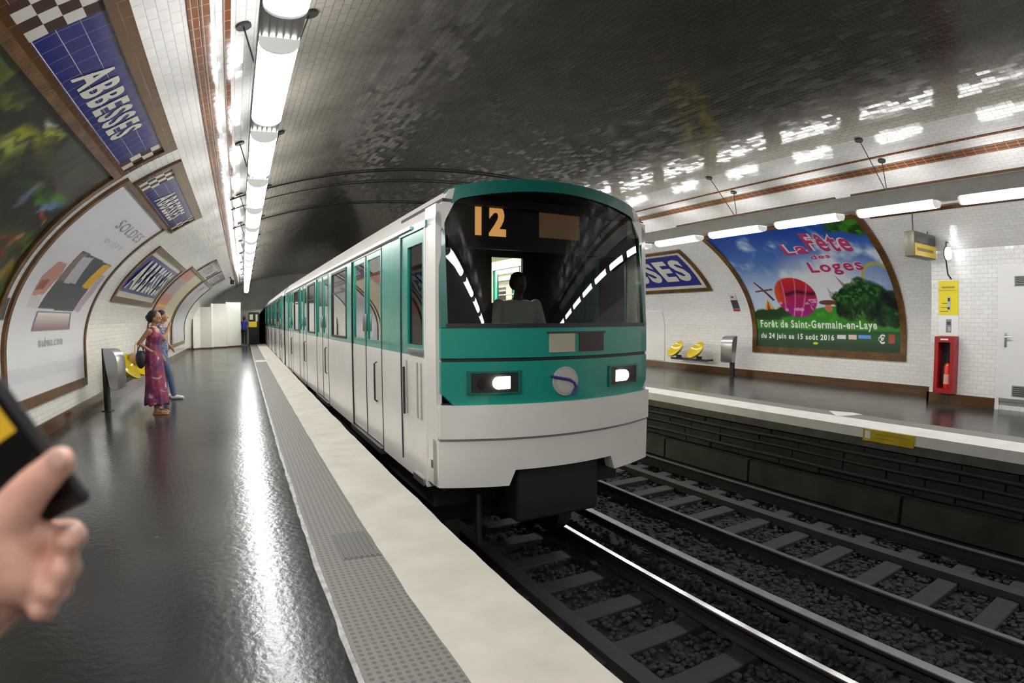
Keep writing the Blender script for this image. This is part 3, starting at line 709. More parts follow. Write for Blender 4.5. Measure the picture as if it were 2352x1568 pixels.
# ================================================================== PLATFORM FURNITURE
YEL = mat('yellow_shell', (.62, .47, .012), .18, coat=.6)
def seat_shell(mb):
    """oval tilted shell, seat opening forward-up; local: sits at origin facing +x"""
    n, mr = 28, 9; vs = []; fs = []
    for j in range(mr + 1):
        r = j / mr
        for i in range(n):
            t = 2 * PI * i / n; a, b = r * math.cos(t), r * math.sin(t)
            z = .13 * r ** 2.6; vs.append((a * .29, b * .28, z))
    for j in range(mr):
        for i in range(n): fs.append((j * n + i, j * n + (i + 1) % n, (j + 1) * n + (i + 1) % n, (j + 1) * n + i))
    k = len(vs)
    vs2 = [(x * .97, y * .97, z - .022) for x, y, z in vs]
    fs2 = [tuple(a + k for a in f[::-1]) for f in fs]
    rim = [(mr * n + i, mr * n + (i + 1) % n, k + mr * n + (i + 1) % n, k + mr * n + i) for i in range(n)]
    mb.add(vs + vs2, fs + fs2 + rim, YEL, True)
def bench(side, ys, X, label, group=None):
    sg = -side       # seats face the tracks
    b = root('seat_row', label, 'seats', (X, 0, 0))
    bar = MB(); bar.box(-.03, .03, min(ys) - .3, max(ys) + .3, .31, .37, DARK)
    for y in ys: bar.box(-.05, .05, y - .06, y + .06, .36, .44, BLACK)
    for y in (min(ys) - .2, max(ys) + .2): bar.box(-.32 if side < 0 else 0, 0 if side < 0 else .32, y - .025, y + .025, .32, .36, DARK)
    bar.build('beam', b)
    me = None
    for y in ys:
        if me is None:
            s_ = MB(); seat_shell(s_); o = s_.build('seat', b); me = o.data
        else: o = link('seat', me, b)
        o.location = (-side * .04, y, .53)
        o.rotation_euler = (0, math.radians(46) * -side, math.radians(-12))
    return b
bench(-1, (11.45, 12.15, 12.85), -2.32, 'row of yellow oval shell seats on the left platform behind the steel bin')
bench(1, (10.95, 11.75), 11.12, 'pair of yellow oval shell seats against the right wall')
def bin_(side, X, Y, label):
    b = root('litter_bin', label, 'bin', (X, Y, 0))
    pf = [(.03, 1.03), (.10, 1.03), (.18, 1.01), (.24, .96), (.28, .88), (.29, .78), (.29, .40), (.27, .37), (.18, .36), (.13, .40), (.09, .62), (.05, .86)]
    body = MB(); w_ = .17; n = len(pf); rings = []
    for (yy, sc) in ((-w_, .93), (-w_ + .02, 1.0), (w_ - .02, 1.0), (w_, .93)):
        rings += [(.16 + (x - .16) * sc, yy, .70 + (z - .70) * (1 - (1 - sc) * .35)) for x, z in pf]
    fs = [tuple(range(n)), tuple(range(3 * n, 4 * n))[::-1]]
    for j in range(3): fs += [(j * n + i, j * n + (i + 1) % n, (j + 1) * n + (i + 1) % n, (j + 1) * n + i) for i in range(n)]
    body.add(rings, fs, STEEL, True); body.build('body', b)
    p = MB(); p.rbox(-.04, .035, -.06, .06, 0, 1.03, BLACK, .012); p.prism([(.02, 1.0), (.06, .86), (.10, .62), (.14, .42), (.02, .42)], 'y', -.05, .05, BLACK); p.box(-.08, .08, -.08, .08, 0, .012, BLACK); p.build('post', b)
    return b
b = bin_(-1, -2.33, 10.15, 'curved steel litter bin on a black post, left platform near the seats'); b.rotation_euler = (0, 0, math.radians(-12))
b = bin_(1, 11.1, 9.75, 'curved steel litter bin on a black post below the festival billboard'); b.rotation_euler = (0, 0, math.radians(188))

# --- notices and equipment on the staff cabin
YP = mat('yellow_notice', (.72, .60, .01), .35); WN = mat('white_notice', (.74, .74, .74), .35); RED = mat('red_cabinet', (.30, .006, .012), .3)
r_ = root('yellow_notice', 'bright yellow safety notice on the cabin wall above the white one', 'notice', (CABX, 4.13, 1.85))
MB().box(-.015, 0, -.18, .18, -.30, .30, YP).build('plate', r_)
g = MB(); g.box(-.018, -.015, -.17, .17, .13, .135, BLACK)
for k in range(3): g.box(-.018, -.015, .0, .15 - .02 * k, -.24 + .07 * k, -.232 + .07 * k, BLACK)
g.box(-.018, -.015, -.12, .12, .17, .20, mat('olive_print', (.30, .26, .01), .4)); g.build('printing', r_)
g = MB(); g.rbox(-.020, -.014, -.045, .015, -.22, .02, mat('grey_pictogram', (.45, .46, .42), .4), .002); g.box(-.023, -.019, -.035, .005, -.06, .0, DARK); g.box(-.023, -.019, -.03, .01, -.2, -.16, DARK); g.build('pictogram', r_)
r_ = root('white_notice', 'white notice with a small dark pictogram between yellow notice and red cabinet', 'notice', (CABX, 4.12, 1.36))
MB().box(-.012, 0, -.18, .18, -.17, .19, WN).build('plate', r_)
g = MB(); g.rbox(-.016, -.011, -.05, .05, -.11, .12, mat('grey_print2', (.22, .22, .25), .4), .002); g.box(-.019, -.015, -.035, .03, .02, .08, mat('dark_print', (.05, .05, .07), .4)); g.box(-.019, -.015, -.04, .01, -.09, -.01, mat('mid_print', (.4, .4, .42), .4)); g.build('pictogram', r_)
r_ = root('extinguisher_cabinet', 'tall red open fire extinguisher cabinet on the right hand cabin wall', 'cabinet', (CABX, 4.11, .2))
g = MB(); D_ = .22
g.box(-D_, 0, -.18, -.11, 0, .98, RED); g.box(-D_, 0, .11, .18, 0, .98, RED); g.box(-D_, 0, -.11, .11, .88, .98, RED); g.box(-D_, 0, -.11, .11, 0, .08, RED); g.build('case', r_)
MB().box(-.02, 0, -.11, .11, .08, .88, BLACK).build('back_panel', r_)
MB().box(-D_ - .003, -D_, -.07, .07, .92, .945, WN).build('label_strip', r_)
r_ = root('fire_extinguisher', 'red fire extinguisher standing inside the red cabinet', 'fire extinguisher', (CABX - .12, 4.07, .28))
g = MB(); g.tube([(0, 0, 0), (0, 0, .02), (0, 0, .36), (0, 0, .41), (0, 0, .44)], [.06, .068, .068, .05, .025], mat('extinguisher_red', (.62, .03, .01), .25), 20); g.build('cylinder', r_)
g = MB(); g.tube([(0, 0, .44), (0, 0, .47)], .02, DARK, 10); g.box(-.05, .02, -.012, .012, .47, .49, mat('navy_valve', (.02, .02, .12), .3)); g.tube([(0, .03, .45), (-.03, .075, .36), (-.03, .078, .15)], .009, BLACK, 6); g.build('valve', r_)
g = MB(); g.tube([(0, 0, .08), (0, 0, .25)], .0695, mat('extinguisher_label', (.70, .35, .28), .4), 20, cap=False); g.build('label_band', r_)
# hanging train display with lamp
r_ = root('train_display', 'yellow and dark hanging train display above the right platform near the cabin', 'display', (9.9, 4.25, 2.70))
MB().rbox(-.45, .45, 0, .18, -.20, .22, mat('display_case', (.10, .09, .05), .35), .015).build('case', r_)
g = MB(); g.box(-.43, .43, -.006, 0, -.18, .02, mat('display_yellow', (.55, .40, .02), .4, emit=(.9, .6, .03), es=.12))
g.box(-.36, .30, -.010, -.006, -.10, -.05, mat('ochre_print', (.25, .18, .02), .5)); g.build('yellow_panel', r_)
g = MB(); g.tube([(-.3, .09, .22), (-.3, .09, .95)], .012, DARK, 8); g.tube([(.3, .09, .22), (.3, .09, .66)], .012, DARK, 8); g.build('hanger_rod', r_)
MB().box(-.40, .40, -.008, 0, .05, .16, mat('dark_window', (.03, .03, .03), .15)).build('screen', r_)
r_ = root('round_lamp', 'lit round white lamp on a bracket beside the hanging display', 'lamp', (10.35, 4.05, 2.60))
g = MB(); g.tube([(0, 0, 0), (0, -.05, 0)], [.11, .10], mat('lamp_white', (.9, .9, .9), .4, emit=(.9, .93, 1), es=9), 20); g.build('lens', r_)
g = MB(); g.tube([(0, .02, 0), (0, .0, 0)], .12, DARK, 20); g.tube([(0, .02, .0), (.02, .02, .2), (.25, .02, .2)], .014, DARK, 8); g.tube([(.0, .03, -.05), (.1, .03, -.35), (.25, .03, -.42)], .014, DARK, 8); g.build('bracket', r_)
# yellow warning plate on the platform lip
r_ = root('warning_plate', 'yellow warning plate fixed to the edge of the right platform above the tracks', 'sign', (7.262, 3.57, -.075))
MB().box(-.012, .006, -.37, .37, -.085, .075, mat('worn_yellow', (.50, .36, .01), .5, var=.2)).build('plate', r_)
g = MB(); g.box(-.014, -.011, -.30, .18, .015, .028, mat('olive_print', (.3, .26, .01), .4)); g.box(-.014, -.011, -.10, .18, -.035, -.022, MATS['olive_print']); g.build('printing', r_)
MB().box(-.014, -.011, .26, .34, -.05, .055, WN).build('pictogram', r_)
# dome camera
r_ = root('dome_camera', 'small dark camera on the far left vault beside the lamps', 'camera', WP(-1, 26.8, 4.36, 0))
g = MB(); g.tube([(0, 0, 0), (.10, 0, -.16)], .03, DARK, 8); g.rbox(.02, .22, -.16, .10, -.34, -.14, BLACK, .04); g.build('housing', r_)
# hoarding across the far left
HW = mat('hoarding_white', (.74, .73, .68), .5, var=.06, vscale=1)
r_ = root('site_hoarding', 'tall zigzag white hoarding closing off the far end of the left platform', 'hoarding', (0, 0, 0))
zz = [(-2.62, 30.8), (-2.3, 31.4), (-1.75, 31.5), (-1.65, 31.9), (-1.0, 32.3), (-.92, 32.7), (-.2, 33.3)]
for i in range(len(zz) - 1):
    (xa, ya), (xb, yb) = zz[i], zz[i + 1]; d = Vector((xb - xa, yb - ya, 0)).normalized(); n = Vector((d.y, -d.x, 0)) * .03
    top = 2.18 if i < 2 else (2.36 if i < 4 else 2.46)
    g = MB(); g.prism([(xa, ya), (xb, yb), (xb + n.x, yb + n.y), (xa + n.x, ya + n.y)], 'z', .08 if i != 5 else .05, top, HW); g.build('panel', r_)
g = MB()
for i in range(len(zz) - 1):
    (xa, ya), (xb, yb) = zz[i], zz[i + 1]; d = Vector((xb - xa, yb - ya, 0)).normalized(); n = Vector((d.y, -d.x, 0)) * .05
    g.prism([(xa, ya), (xb, yb), (xb + n.x, yb + n.y), (xa + n.x, ya + n.y)], 'z', 0, .08, mat('brown_skirting', (.10, .035, .015), .5))
g.build('skirting', r_)
# cabinet with screens and yellow board at the end of the platform
r_ = root('monitor_cabinet', 'black cabinet with a yellow board and pale screens at the far platform end', 'cabinet', (.62, 36.1, 0))
MB().rbox(-.34, .30, 0, .5, 0, 1.95, mat('cabinet_black', (.012, .012, .010), .5), .02).build('case', r_)
MB().box(-.34, .15, -.03, -.002, 1.05, 1.38, mat('yellow_board', (.72, .52, .01), .4, emit=(.9, .65, .02), es=.2)).build('yellow_board', r_)
for k, (a, b) in enumerate(((-.28, -.08), (.08, .20))):
    g = MB(); g.box(a, b, -.02, -.001, 1.50 - .1 * k, 1.82, mat('screen_glow', (.2, .25, .18), .3, emit=(.55, .65, .45), es=.5)); g.build('screen', r_)

# ================================================================== TRACKS
RAILT = mat('polished_rail', (.55, .53, .52), .16, metal=1.0); RAILS = mat('rusty_rail', (.016, .012, .010), .7, var=.4)
THIRD = mat('dull_third_rail', (.17, .165, .165), .33, metal=.7, var=.2)
def rail(X, zt, name, label, cat, top, w=.035, hh=.15, group=None):
    o = MB(); y0, y1 = -6, YE + 30
    pr = [(X - .065, zt - hh), (X + .065, zt - hh), (X + .065, zt - hh + .012), (X + .012, zt - hh + .03), (X + .012, zt - .04), (X + w, zt - .03), (X + w, zt - .006), (X + w - .008, zt), (X - w + .008, zt), (X - w, zt - .006), (X - w, zt - .03), (X - .012, zt - .04), (X - .012, zt - hh + .03), (X - .065, zt - hh + .012)]
    n = len(pr); vs = [(p[0], y0, p[1]) for p in pr] + [(p[0], y1, p[1]) for p in pr]
    for i in range(n):
        j = (i + 1) % n; mm = top if i in (6, 7, 8) else RAILS
        o.add([vs[i], vs[j], vs[j + n], vs[i + n]], [(0, 1, 2, 3)], mm)
    o.add(vs[:n], [tuple(range(n))], RAILS)
    return one(name, label, cat, o)
rail(2.0, -1.0, 'running_rail', 'rail of the near track under the left platform edge', 'rail', RAILT)
rail(3.445, -1.0, 'running_rail', 'shiny right rail of the near track, brightest line on the track bed', 'rail', RAILT)
rail(5.05, -1.07, 'running_rail', 'left rail of the far track with a grey polished top', 'rail', THIRD)
rail(6.60, -1.0, 'running_rail', 'dark right rail of the far track nearest the right platform wall', 'rail', THIRD)
rail(4.03, -1.0, 'conductor_rail', 'wide dull grey conductor rail between the two tracks', 'rail', THIRD, .055, .10)
for X, lab in ((2.44, 'near'), (6.08, 'far')):
    o = MB(); o.box(X - .075, X + .075, -6, YE, -1.20, -1.10, mat('guard_board', (.028, .025, .022), .7, var=.3)); one('guard_board', 'flat dull brown board lying along the %s track between its rails' % lab, 'board', o)
o = MB()
for y in np.arange(-5, 30, 1.9): o.rbox(4.03 - .05, 4.03 + .05, y - .05, y + .05, -1.24, -1.10, mat('insulator', (.05, .045, .04), .6), .01)
one('rail_insulator', 'row of small insulators under the conductor rail', 'insulator', o, kind='stuff')
WOOD = mat('oiled_sleeper', (.021, .0185, .017), .75, var=.35, vscale=8)
for (xa, xb, lab, off) in ((1.72, 3.62, 'near', 3.85), (4.98, 6.72, 'far', 3.95)):
    me = None; cnt = 0
    for k in range(-5, 9):
        y = off + .62 * k; 
        if lab == 'near' and k > 5: continue
        if me is None:
            s_ = MB(); s_.rbox(xa, xb, -.11, .11, -1.30, -1.165, WOOD, .01, 1); o = s_.build('sleeper'); me = o.data
        else: o = link('sleeper', me)
        o.location = (0, y, 0); cnt += 1
        setp(o, 'dark wooden sleeper of the %s track, %s counting away from the viewer' % (lab, NP[cnt - 1]), 'sleeper', 'sleepers of the %s track' % lab)
# loose stones
bm0 = bmesh.new(); bmesh.ops.create_icosphere(bm0, subdivisions=1, radius=1); bv = np.array([v.co[:] for v in bm0.verts]); bf = [tuple(v.index for v in f.verts) for f in bm0.faces]; bm0.free()
vs = []; fs = []; N = 11000
for i in range(N):
    x = random.uniform(1.5, 7.2); y = random.uniform(.6, 9.5) if i > 4000 else random.uniform(.6, 5)
    r = random.uniform(.014, .036); v = bv * (1 + rng.uniform(-.3, .3, bv.shape)) * r * np.array([1.2, 1, .75])
    a = random.random() * 6.3; ca, sa = math.cos(a), math.sin(a); v = np.stack([v[:, 0] * ca - v[:, 1] * sa, v[:, 0] * sa + v[:, 1] * ca, v[:, 2]], 1) + (x, y, -1.228 + random.uniform(0, .035))
    k = len(vs); vs += v.tolist(); fs += [(a_ + k, b_ + k, c_ + k) for a_, b_, c_ in bf]
o = MB(); o.add(vs, fs, mat('ballast_stone', (.020, .018, .016), .8, var=.5, vscale=20)); one('ballast', 'dark oily ballast stones spread between the rails and sleepers', 'ballast', o, kind='stuff')
# cables along the right platform face
for (z, r, lab) in ((-.36, .03, 'uppermost'), (-.50, .022, 'middle'), (-.66, .03, 'lowest')):
    o = MB(); o.tube([(7.32 + .012 * math.sin(y * 1.1 + z * 9), y, z - .012 * abs(math.sin(y * 1.2))) for y in np.arange(-4, 20, .3)], r, mat('sooty_cable', (.018, .017, .016), .7), 8)
    one('wall_cable', 'black cable along the right platform face, %s of three' % lab, 'cable', o)

# ================================================================== METRO CARS
TEAL = mat('teal_paint', (.012, .27, .21), .22, coat=.5, var=.04, vscale=2)
TEALD = mat('dark_teal_paint', (.004, .12, .095), .3, coat=.4)
CREAM = mat('cream_paint', (.80, .77, .72), .25, coat=.4, var=.04, vscale=2)
CREAMI = mat('saloon_cream', (.74, .70, .56), .5)
def glass_mat(name, tint, rough=0.0):
    m = bpy.data.materials.new(name); m.use_nodes = True; t = m.node_tree; t.nodes.clear()
    o = t.nodes.new('ShaderNodeOutputMaterial'); tr = t.nodes.new('ShaderNodeBsdfTransparent'); tr.inputs[0].default_value = (*tint, 1)
    gl = t.nodes.new('ShaderNodeBsdfGlossy'); gl.inputs['Roughness'].default_value = rough
    fr = t.nodes.new('ShaderNodeFresnel'); fr.inputs[0].default_value = 1.52
    mx = t.nodes.new('ShaderNodeMixShader'); t.links.new(fr.outputs[0], mx.inputs[0]); t.links.new(tr.outputs[0], mx.inputs[1]); t.links.new(gl.outputs[0], mx.inputs[2]); t.links.new(mx.outputs[0], o.inputs[0])
    return m
GLASS = glass_mat('window_glass', (.93, .95, .93)); WGLASS = glass_mat('windscreen_glass', (.55, .58, .57))
TUBE = mat('saloon_tube', (.9, .9, .8), .5, emit=(1, .93, .74), es=75)
HW2 = 1.11    # half width
def fy(x): return -.26 * (1 - (x / HW2) ** 2)      # convex front
def fgrid(x0, x1, z0, z1, t0, t1, m, mb, nx=16, ztop=None, zbot=None):
    """block following the convex front, outer offset t0 forward, inner t1 back"""
    xs = np.linspace(x0, x1, nx + 1); vs = []; fs = []
    for x in xs:
        zt = ztop(x) if ztop else z1; zb = zbot(x) if zbot else z0
        lb, lt = (.09 * max(0, q_ - 1.4) for q_ in (zb, zt)); vs += [(x, fy(x) - t0 + lb, zb), (x, fy(x) - t0 + lt, zt), (x, fy(x) + t1 + lt, zt), (x, fy(x) + t1 + lb, zb)]
    for i in range(nx):
        for k in range(4): fs.append((i * 4 + k, i * 4 + (k + 1) % 4, (i + 1) * 4 + (k + 1) % 4, (i + 1) * 4 + k))
    fs += [(0, 1, 2, 3), tuple(nx * 4 + k for k in (3, 2, 1, 0))]
    mb.add(vs, fs, m)
def roofz(x, lo=0.0):
    a = abs(x) / HW2; z = 2.64 - .13 * a ** 2.2 
    if a > .86: z -= .22 * ((a - .86) / .14) ** 2
    return z - lo
ZS, ZW0, ZW1, ZR = -.02, 1.12, 2.24, 2.24
def side_band(mb, x0, x1, y0, y1, z0, z1, holes, m):
    """wall slab with rectangular holes (ya, yb, za, zb)"""
    holes = sorted(holes); y = y0
    for (ya, yb, za, zb) in holes:
        if ya > y: mb.box(x0, x1, y, ya, z0, z1, m)
        if za > z0: mb.box(x0, x1, ya, yb, z0, za, m)
        if zb < z1: mb.box(x0, x1, ya, yb, zb, z1, m)
        y = yb
    if y < y1: mb.box(x0, x1, y, y1, z0, z1, m)
def metro_car(label, loc, rz, L_, front, doors, wins, full=True):
    r_ = root('metro_car', label, 'train car', loc, rz, 'cars of the arriving teal and cream train')
    W_ = HW2; y0 = 0 if front else .0; ys = 1.00 if front else 0.0    # saloon side wall starts after the cab
    roof = MB(); n = 22; xs = np.linspace(-W_, W_, n + 1); vs = []
    pr = [(-W_, ZR)] + [(x, roofz(x)) for x in xs[1:-1]] + [(W_, ZR)]
    pr = [(-W_, ZR), (-W_, 2.30)] + [(x, roofz(x)) for x in np.linspace(-W_ * .985, W_ * .985, n)] + [(W_, 2.30), (W_, ZR)]
    inn = [(x * .93, z - .06) for x, z in pr]
    m_ = len(pr); vs = []
    for y in (y0 + (.0), L_):
        vs += [(x, y, z) for x, z in pr] + [(x, y, z) for x, z in inn]
    fs = []
    for i in range(m_ - 1):
        fs += [(i, i + 1, 2 * m_ + i + 1, 2 * m_ + i), (m_ + i, m_ + i + 1, 3 * m_ + i + 1, 3 * m_ + i)]
        fs += [(i, i + 1, m_ + i + 1, m_ + i), (2 * m_ + i, 2 * m_ + i + 1, 3 * m_ + i + 1, 3 * m_ + i)]
    fs += [(0, m_, 3 * m_, 2 * m_), (m_ - 1, 2 * m_ - 1, 4 * m_ - 1, 3 * m_ - 1)]
    roof.add(vs, fs, CREAM, True)
    for sx in (-1, 1): roof.box(min(sx * W_, sx * (W_ + .035)), max(sx * W_, sx * (W_ + .035)), .6, L_ - .1, ZR + .03, ZR + .06, CREAM)
    roof.build('roof', r_)
    for sx in (-1, 1):
        xa, xb = (-W_, -W_ + .05) if sx < 0 else (W_ - .05, W_)
        hs = [(a, b, ZS, ZW1) for a, b in doors] + [(a, b, ZW0 + .08, ZW1 - .04) for a, b in wins]
        low = MB(); side_band(low, xa, xb, ys, L_, ZS, ZW0, [(a, b, ZS, ZW0) for a, b in doors], CREAM)
        up = MB(); side_band(up, xa, xb, ys, L_, ZW0, ZW1, [(a, b, ZW0, ZW1) for a, b in doors] + [(a, b, ZW0 + .05, ZW1 - .03) for a, b in wins], TEAL)
        low.build('lower_side', r_)['label'] = 'cream lower side'; up.build('upper_side', r_)['label'] = 'teal upper side'
        if sx > 0 and not full: continue
        for (a, b) in wins:
            w = MB(); o_ = .012 * sx; za, zb = ZW0 + .05, ZW1 - .03
            xo, xi = (xa - .008, xb) if sx < 0 else (xa, xb + .008)
            fr = .035
            w.box(xo, xi, a, a + fr, za, zb, BLACK); w.box(xo, xi, b - fr, b, za, zb, BLACK); w.box(xo, xi, a, b, za, za + fr, BLACK); w.box(xo, xi, a, b, zb - fr, zb, BLACK)
            w.box(xo + .01, xi - .01, a, b, 1.86, 1.885, BLACK)
            wo = w.build('window', r_); xg = (xa + xb) / 2 - .012 if sx < 0 else (xa + xb) / 2 + .012
            MB().add([(xg, a + .03, za + .03), (xg, b - .03, za + .03), (xg, b - .03, zb - .03), (xg, a + .03, zb - .03)], [(0, 1, 2, 3)], GLASS).build('pane', wo)
        for (a, b) in doors:
            mid = (a + b) / 2
            for (p, q_) in ((a, mid), (mid, b)):
                d = MB(); xo, xi = (xa + .012, xb - .008) if sx < 0 else (xa + .008, xb - .012)
                wa, wb = p + .10, q_ - .10
                d.box(xo, xi, p + .008, q_ - .008, ZS + .04, ZW0, CREAM)
                side_band(d, xo, xi, p + .008, q_ - .008, ZW0, ZW1, [(wa, wb, ZW0 + .09, ZW1 - .07)], TEAL)
                ye = p if p == mid else q_ - .008
                d.box(xo - .006, xi + .006, (mid - .012), (mid + .0) , ZS + .04, ZW1, BLACK) if p == a else d.box(xo - .006, xi + .006, mid, mid + .012, ZS + .04, ZW1, BLACK)
                do = d.build('door', r_)
                pn = MB(); xm = (xo + xi) / 2; pn.add([(xm, wa, ZW0 + .09), (xm, wb, ZW0 + .09), (xm, wb, ZW1 - .07), (xm, wa, ZW1 - .07)], [(0, 1, 2, 3)], GLASS)
                pn.build('door_window', do)
                if sx < 0 or full:
                    hd = MB(); xx = xo - .03 if sx < 0 else xi + .03; yy = p + .28 if p == a else q_ - .28
                    xd = xo if sx < 0 else xi
                    if p == a: hd.tube([(xd, yy, .96), (xx, yy, .94), (xx, yy, .52), (xd, yy, .50)], .011, DARK, 8)
                    hd.rbox(min(xd, xx), max(xd, xx), (mid - .07 if p == a else mid + .03), (mid - .03 if p == a else mid + .07), 1.30, 1.52, STEEL, .008)
                    hd.build('handle', do)
            f = MB(); xo, xi = (xa - .004, xb) if sx < 0 else (xa, xb + .004)
            f.box(xo, xi, a - .02, a, ZS, ZW1 + .02, BLACK); f.box(xo, xi, b, b + .02, ZS, ZW1 + .02, BLACK)
            f.box(xo - .03 if sx < 0 else xo, xi if sx < 0 else xi + .03, a - .02, b + .02, ZS - .04, ZS + .025, DARK)
            f.build('door_frame', r_)
    # saloon interior
    ins = MB(); ins.box(-W_ + .06, W_ - .06, ys + .22, L_ - .05, -.02, .02, mat('saloon_floor', (.10, .09, .08), .5))
    ins.box(-W_ + .08, W_ - .08, ys + .22, L_ - .05, 2.30, 2.33, CREAMI)
    for sx in (-1, 1):
        xq = sorted((sx * (W_ - .055), sx * (W_ - .075)))
        side_band(ins, xq[0], xq[1], ys + .22, L_ - .05, .02, 2.30, [(a, b, .02 if (a, b) in doors else 1.2, 2.2) for a, b in sorted(list(doors) + list(wins))], CREAMI); ins.box(-W_ + .05, W_ - .05, L_ - .08, L_, 0, 2.35, CREAMI)
    ins.build('saloon_lining', r_)
    tb = MB()
    for xx in (-.38, .38):
        y = ys + .5
        while y < L_ - 1.4: tb.box(xx - .05, xx + .05, y, y + 1.15, 2.25, 2.30, TUBE); y += 1.3
    tb.build('saloon_lights', r_)
    st = MB(); SEATM = mat('saloon_seat', (.30, .36, .34), .6)
    for (a, b) in wins:
        for sx in (-1, 1):
            for yy in (a + .12, b - .16):
                st.rbox(min(sx * .35, sx * .98), max(sx * .35, sx * .98), yy - .04, yy + .04, .30, .98, SEATM, .03); st.rbox(min(sx * .35, sx * .98), max(sx * .35, sx * .98), yy - .2, yy + .2, .36, .44, SEATM, .03)
    st.build('saloon_seats', r_)
    po = MB()
    for (a, b) in doors:
        for dx in (-.30, .30): po.tube([(dx, (a + b) / 2, .02), (dx, (a + b) / 2, 2.3)], .017, STEEL, 8)
    po.tube([(-.55, ys + .4, 1.95), (-.55, L_ - .3, 1.95)], .014, STEEL, 6); po.build('grab_poles', r_)
    # under frame
    u = MB(); UND = mat('underframe_black', (.010, .010, .011), .6)
    u.box(-W_ + .08, W_ - .08, .35, L_ - .1, -.25, -.05, UND)
    for yc in (1.9, L_ - 2.2):
        u.rbox(-.95, .95, yc - 1.1, yc + 1.1, -.62, -.24, UND, .05)
        for yy in (yc - .75, yc + .75):
            for sx in (-1, 1): u.tube([(sx * .60, yy, -.66), (sx * .76, yy, -.66)], .36, mat('wheel_steel', (.05, .05, .05), .5, metal=.5), 24)
    for (a, b) in ((4.2, 6.0), (6.6, 8.8)): u.rbox(-.9, .9, a, b, -.75, -.26, UND, .03)
    u.build('underframe', r_)
    if not front:
        e = MB(); e.box(-W_, W_, 0, .06, ZS, ZW0, CREAM); e.box(-W_, -.4, 0, .06, ZW0, ZW1, TEAL); e.box(.4, W_, 0, .06, ZW0, ZW1, TEAL); e.box(-.4, .4, -.25, .3, .0, 2.0, BLACK)
        e.prism([(x, roofz(x) - .01) for x in np.linspace(-W_ * .985, W_ * .985, 20)] + [(W_ * .98, ZR), (-W_ * .98, ZR)], 'y', .0, .06, CREAM)
        e.build('end_wall', r_)
    return r_
doors1 = [(1.78, 3.43), (5.52, 6.98), (8.68, 10.10), (11.85, 13.3)]
wins1 = [(3.83, 5.14), (7.24, 8.42), (10.28, 11.45)]
LC = 14.4; YF = 4.40; XC = 2.61
rz1 = math.radians(.8)
car = metro_car('front teal and cream metro car with the driving cab, arriving at the left platform', (XC, YF, 0), rz1, LC, True, doors1, wins1)
# ---- cab front
RD = lambda x, z0, r=.10, w=1.07: z0 + max(0, r - math.sqrt(max(0, r * r - max(0, abs(x) - (w - r)) ** 2)))
g = MB()   # cream corner pillars + cab side lower
for sx in (-1, 1):
    xa, xb = (-HW2, -HW2 + .05) if sx < 0 else (HW2 - .05, HW2)
    g.box(xa, xb, -.0, .26, .44, 2.40, CREAM)
g.build('corner_pillar', car)
for sx in (-1, 1):
    xa, xb = (-HW2, -HW2 + .05) if sx < 0 else (HW2 - .05, HW2)
    g = MB()
    g.box(xa, xb, .26, 1.0, ZS, ZW0, CREAM); 
    for yy in (.36, .47, .80): g.box(xa - .006, xb + .006, yy, yy + .035, .56, 1.06, mat('groove_grey', (.33, .32, .30), .5))
    g.build('lower_side', car)['label'] = 'cream lower side'
    # cab door with window
    d = MB(); side_band(d, xa, xb, .26, 1.0, ZW0, 2.26, [(.34 if sx < 0 else .12 + .16, .78, 1.22, 2.12)], TEAL)
    dd = d.build('cab_door', car)
    MB().box((xa + xb) / 2 - .003, (xa + xb) / 2 + .003, .30, .78, 1.22, 2.12, GLASS).build('cab_door_window', dd)
    h = MB(); xx = xa - .03 if sx < 0 else xb + .03; h.box(min(xx, xa), max(xx, xb) if sx > 0 else xa, .28, .74, 1.155, 1.18, STEEL); h.tube([(xx, .82, 1.0), (xx, .82, .55)], .012, DARK, 8); h.build('handle', dd)
    f = MB(); f.box(xa - .01, xb + .01, .245, .27, ZS, 2.26, CREAM if sx < 0 else TEAL); f.box(xa - .015, xb + .015, .22, 1.02, 2.24, 2.30, TEAL); f.box(xa - .01, xb + .01, .98, 1.0, ZS + .1, 2.24, DARK)
    f.build('door_frame', car)
# teal face: rim around windscreen
g = MB()
fgrid(-1.08, 1.08, 2.44, 2.6, .03, .06, TEALD, g, 24, ztop=lambda x: roofz(x) + .015 - (.10 * max(0, (abs(x) - .97) / .11) ** 2), zbot=lambda x: roofz(x) - .085 - .02 * abs(x) - (.06 * max(0, (abs(x) - .9) / .18)))
for sx in (-1, 1):
    a, b = sorted((sx * 1.025, sx * 1.08)); fgrid(a, b, 1.38, 2.40, .03, .06, TEALD, g, 3)
g.build('windscreen_surround', car)['label'] = 'dark teal rim around the windscreen'
g = MB(); fgrid(-1.04, 1.04, 1.375, 1.41, .034, .06, BLACK, g, 20); fgrid(-1.06, 1.06, 1.098, 1.128, .015, .06, BLACK, g, 20); fgrid(-1.07, 1.07, .72, .75, .01, .06, BLACK, g, 20); g.build('seal_strips', car)
g = MB(); fgrid(-1.08, 1.08, 1.128, 1.375, .03, .06, TEAL, g, 20); g.build('upper_face_panel', car)['label'] = 'teal panel under the windscreen'
g = MB(); fgrid(-1.08, 1.08, .75, 1.098, .03, .06, TEAL, g, 24, zbot=lambda x: RD(x, .742, .10, 1.08)); g.build('headlight_panel', car)['label'] = 'teal panel with the headlights'
g = MB(); fgrid(-1.1, 1.1, .465, .742, .06, .06, CREAM, g, 20); fgrid(-1.1, 1.1, .44, .466, .035, .06, mat('crease_grey', (.30, .29, .27), .5), g, 20)
g.build('bumper', car)['label'] = 'cream bumper band'
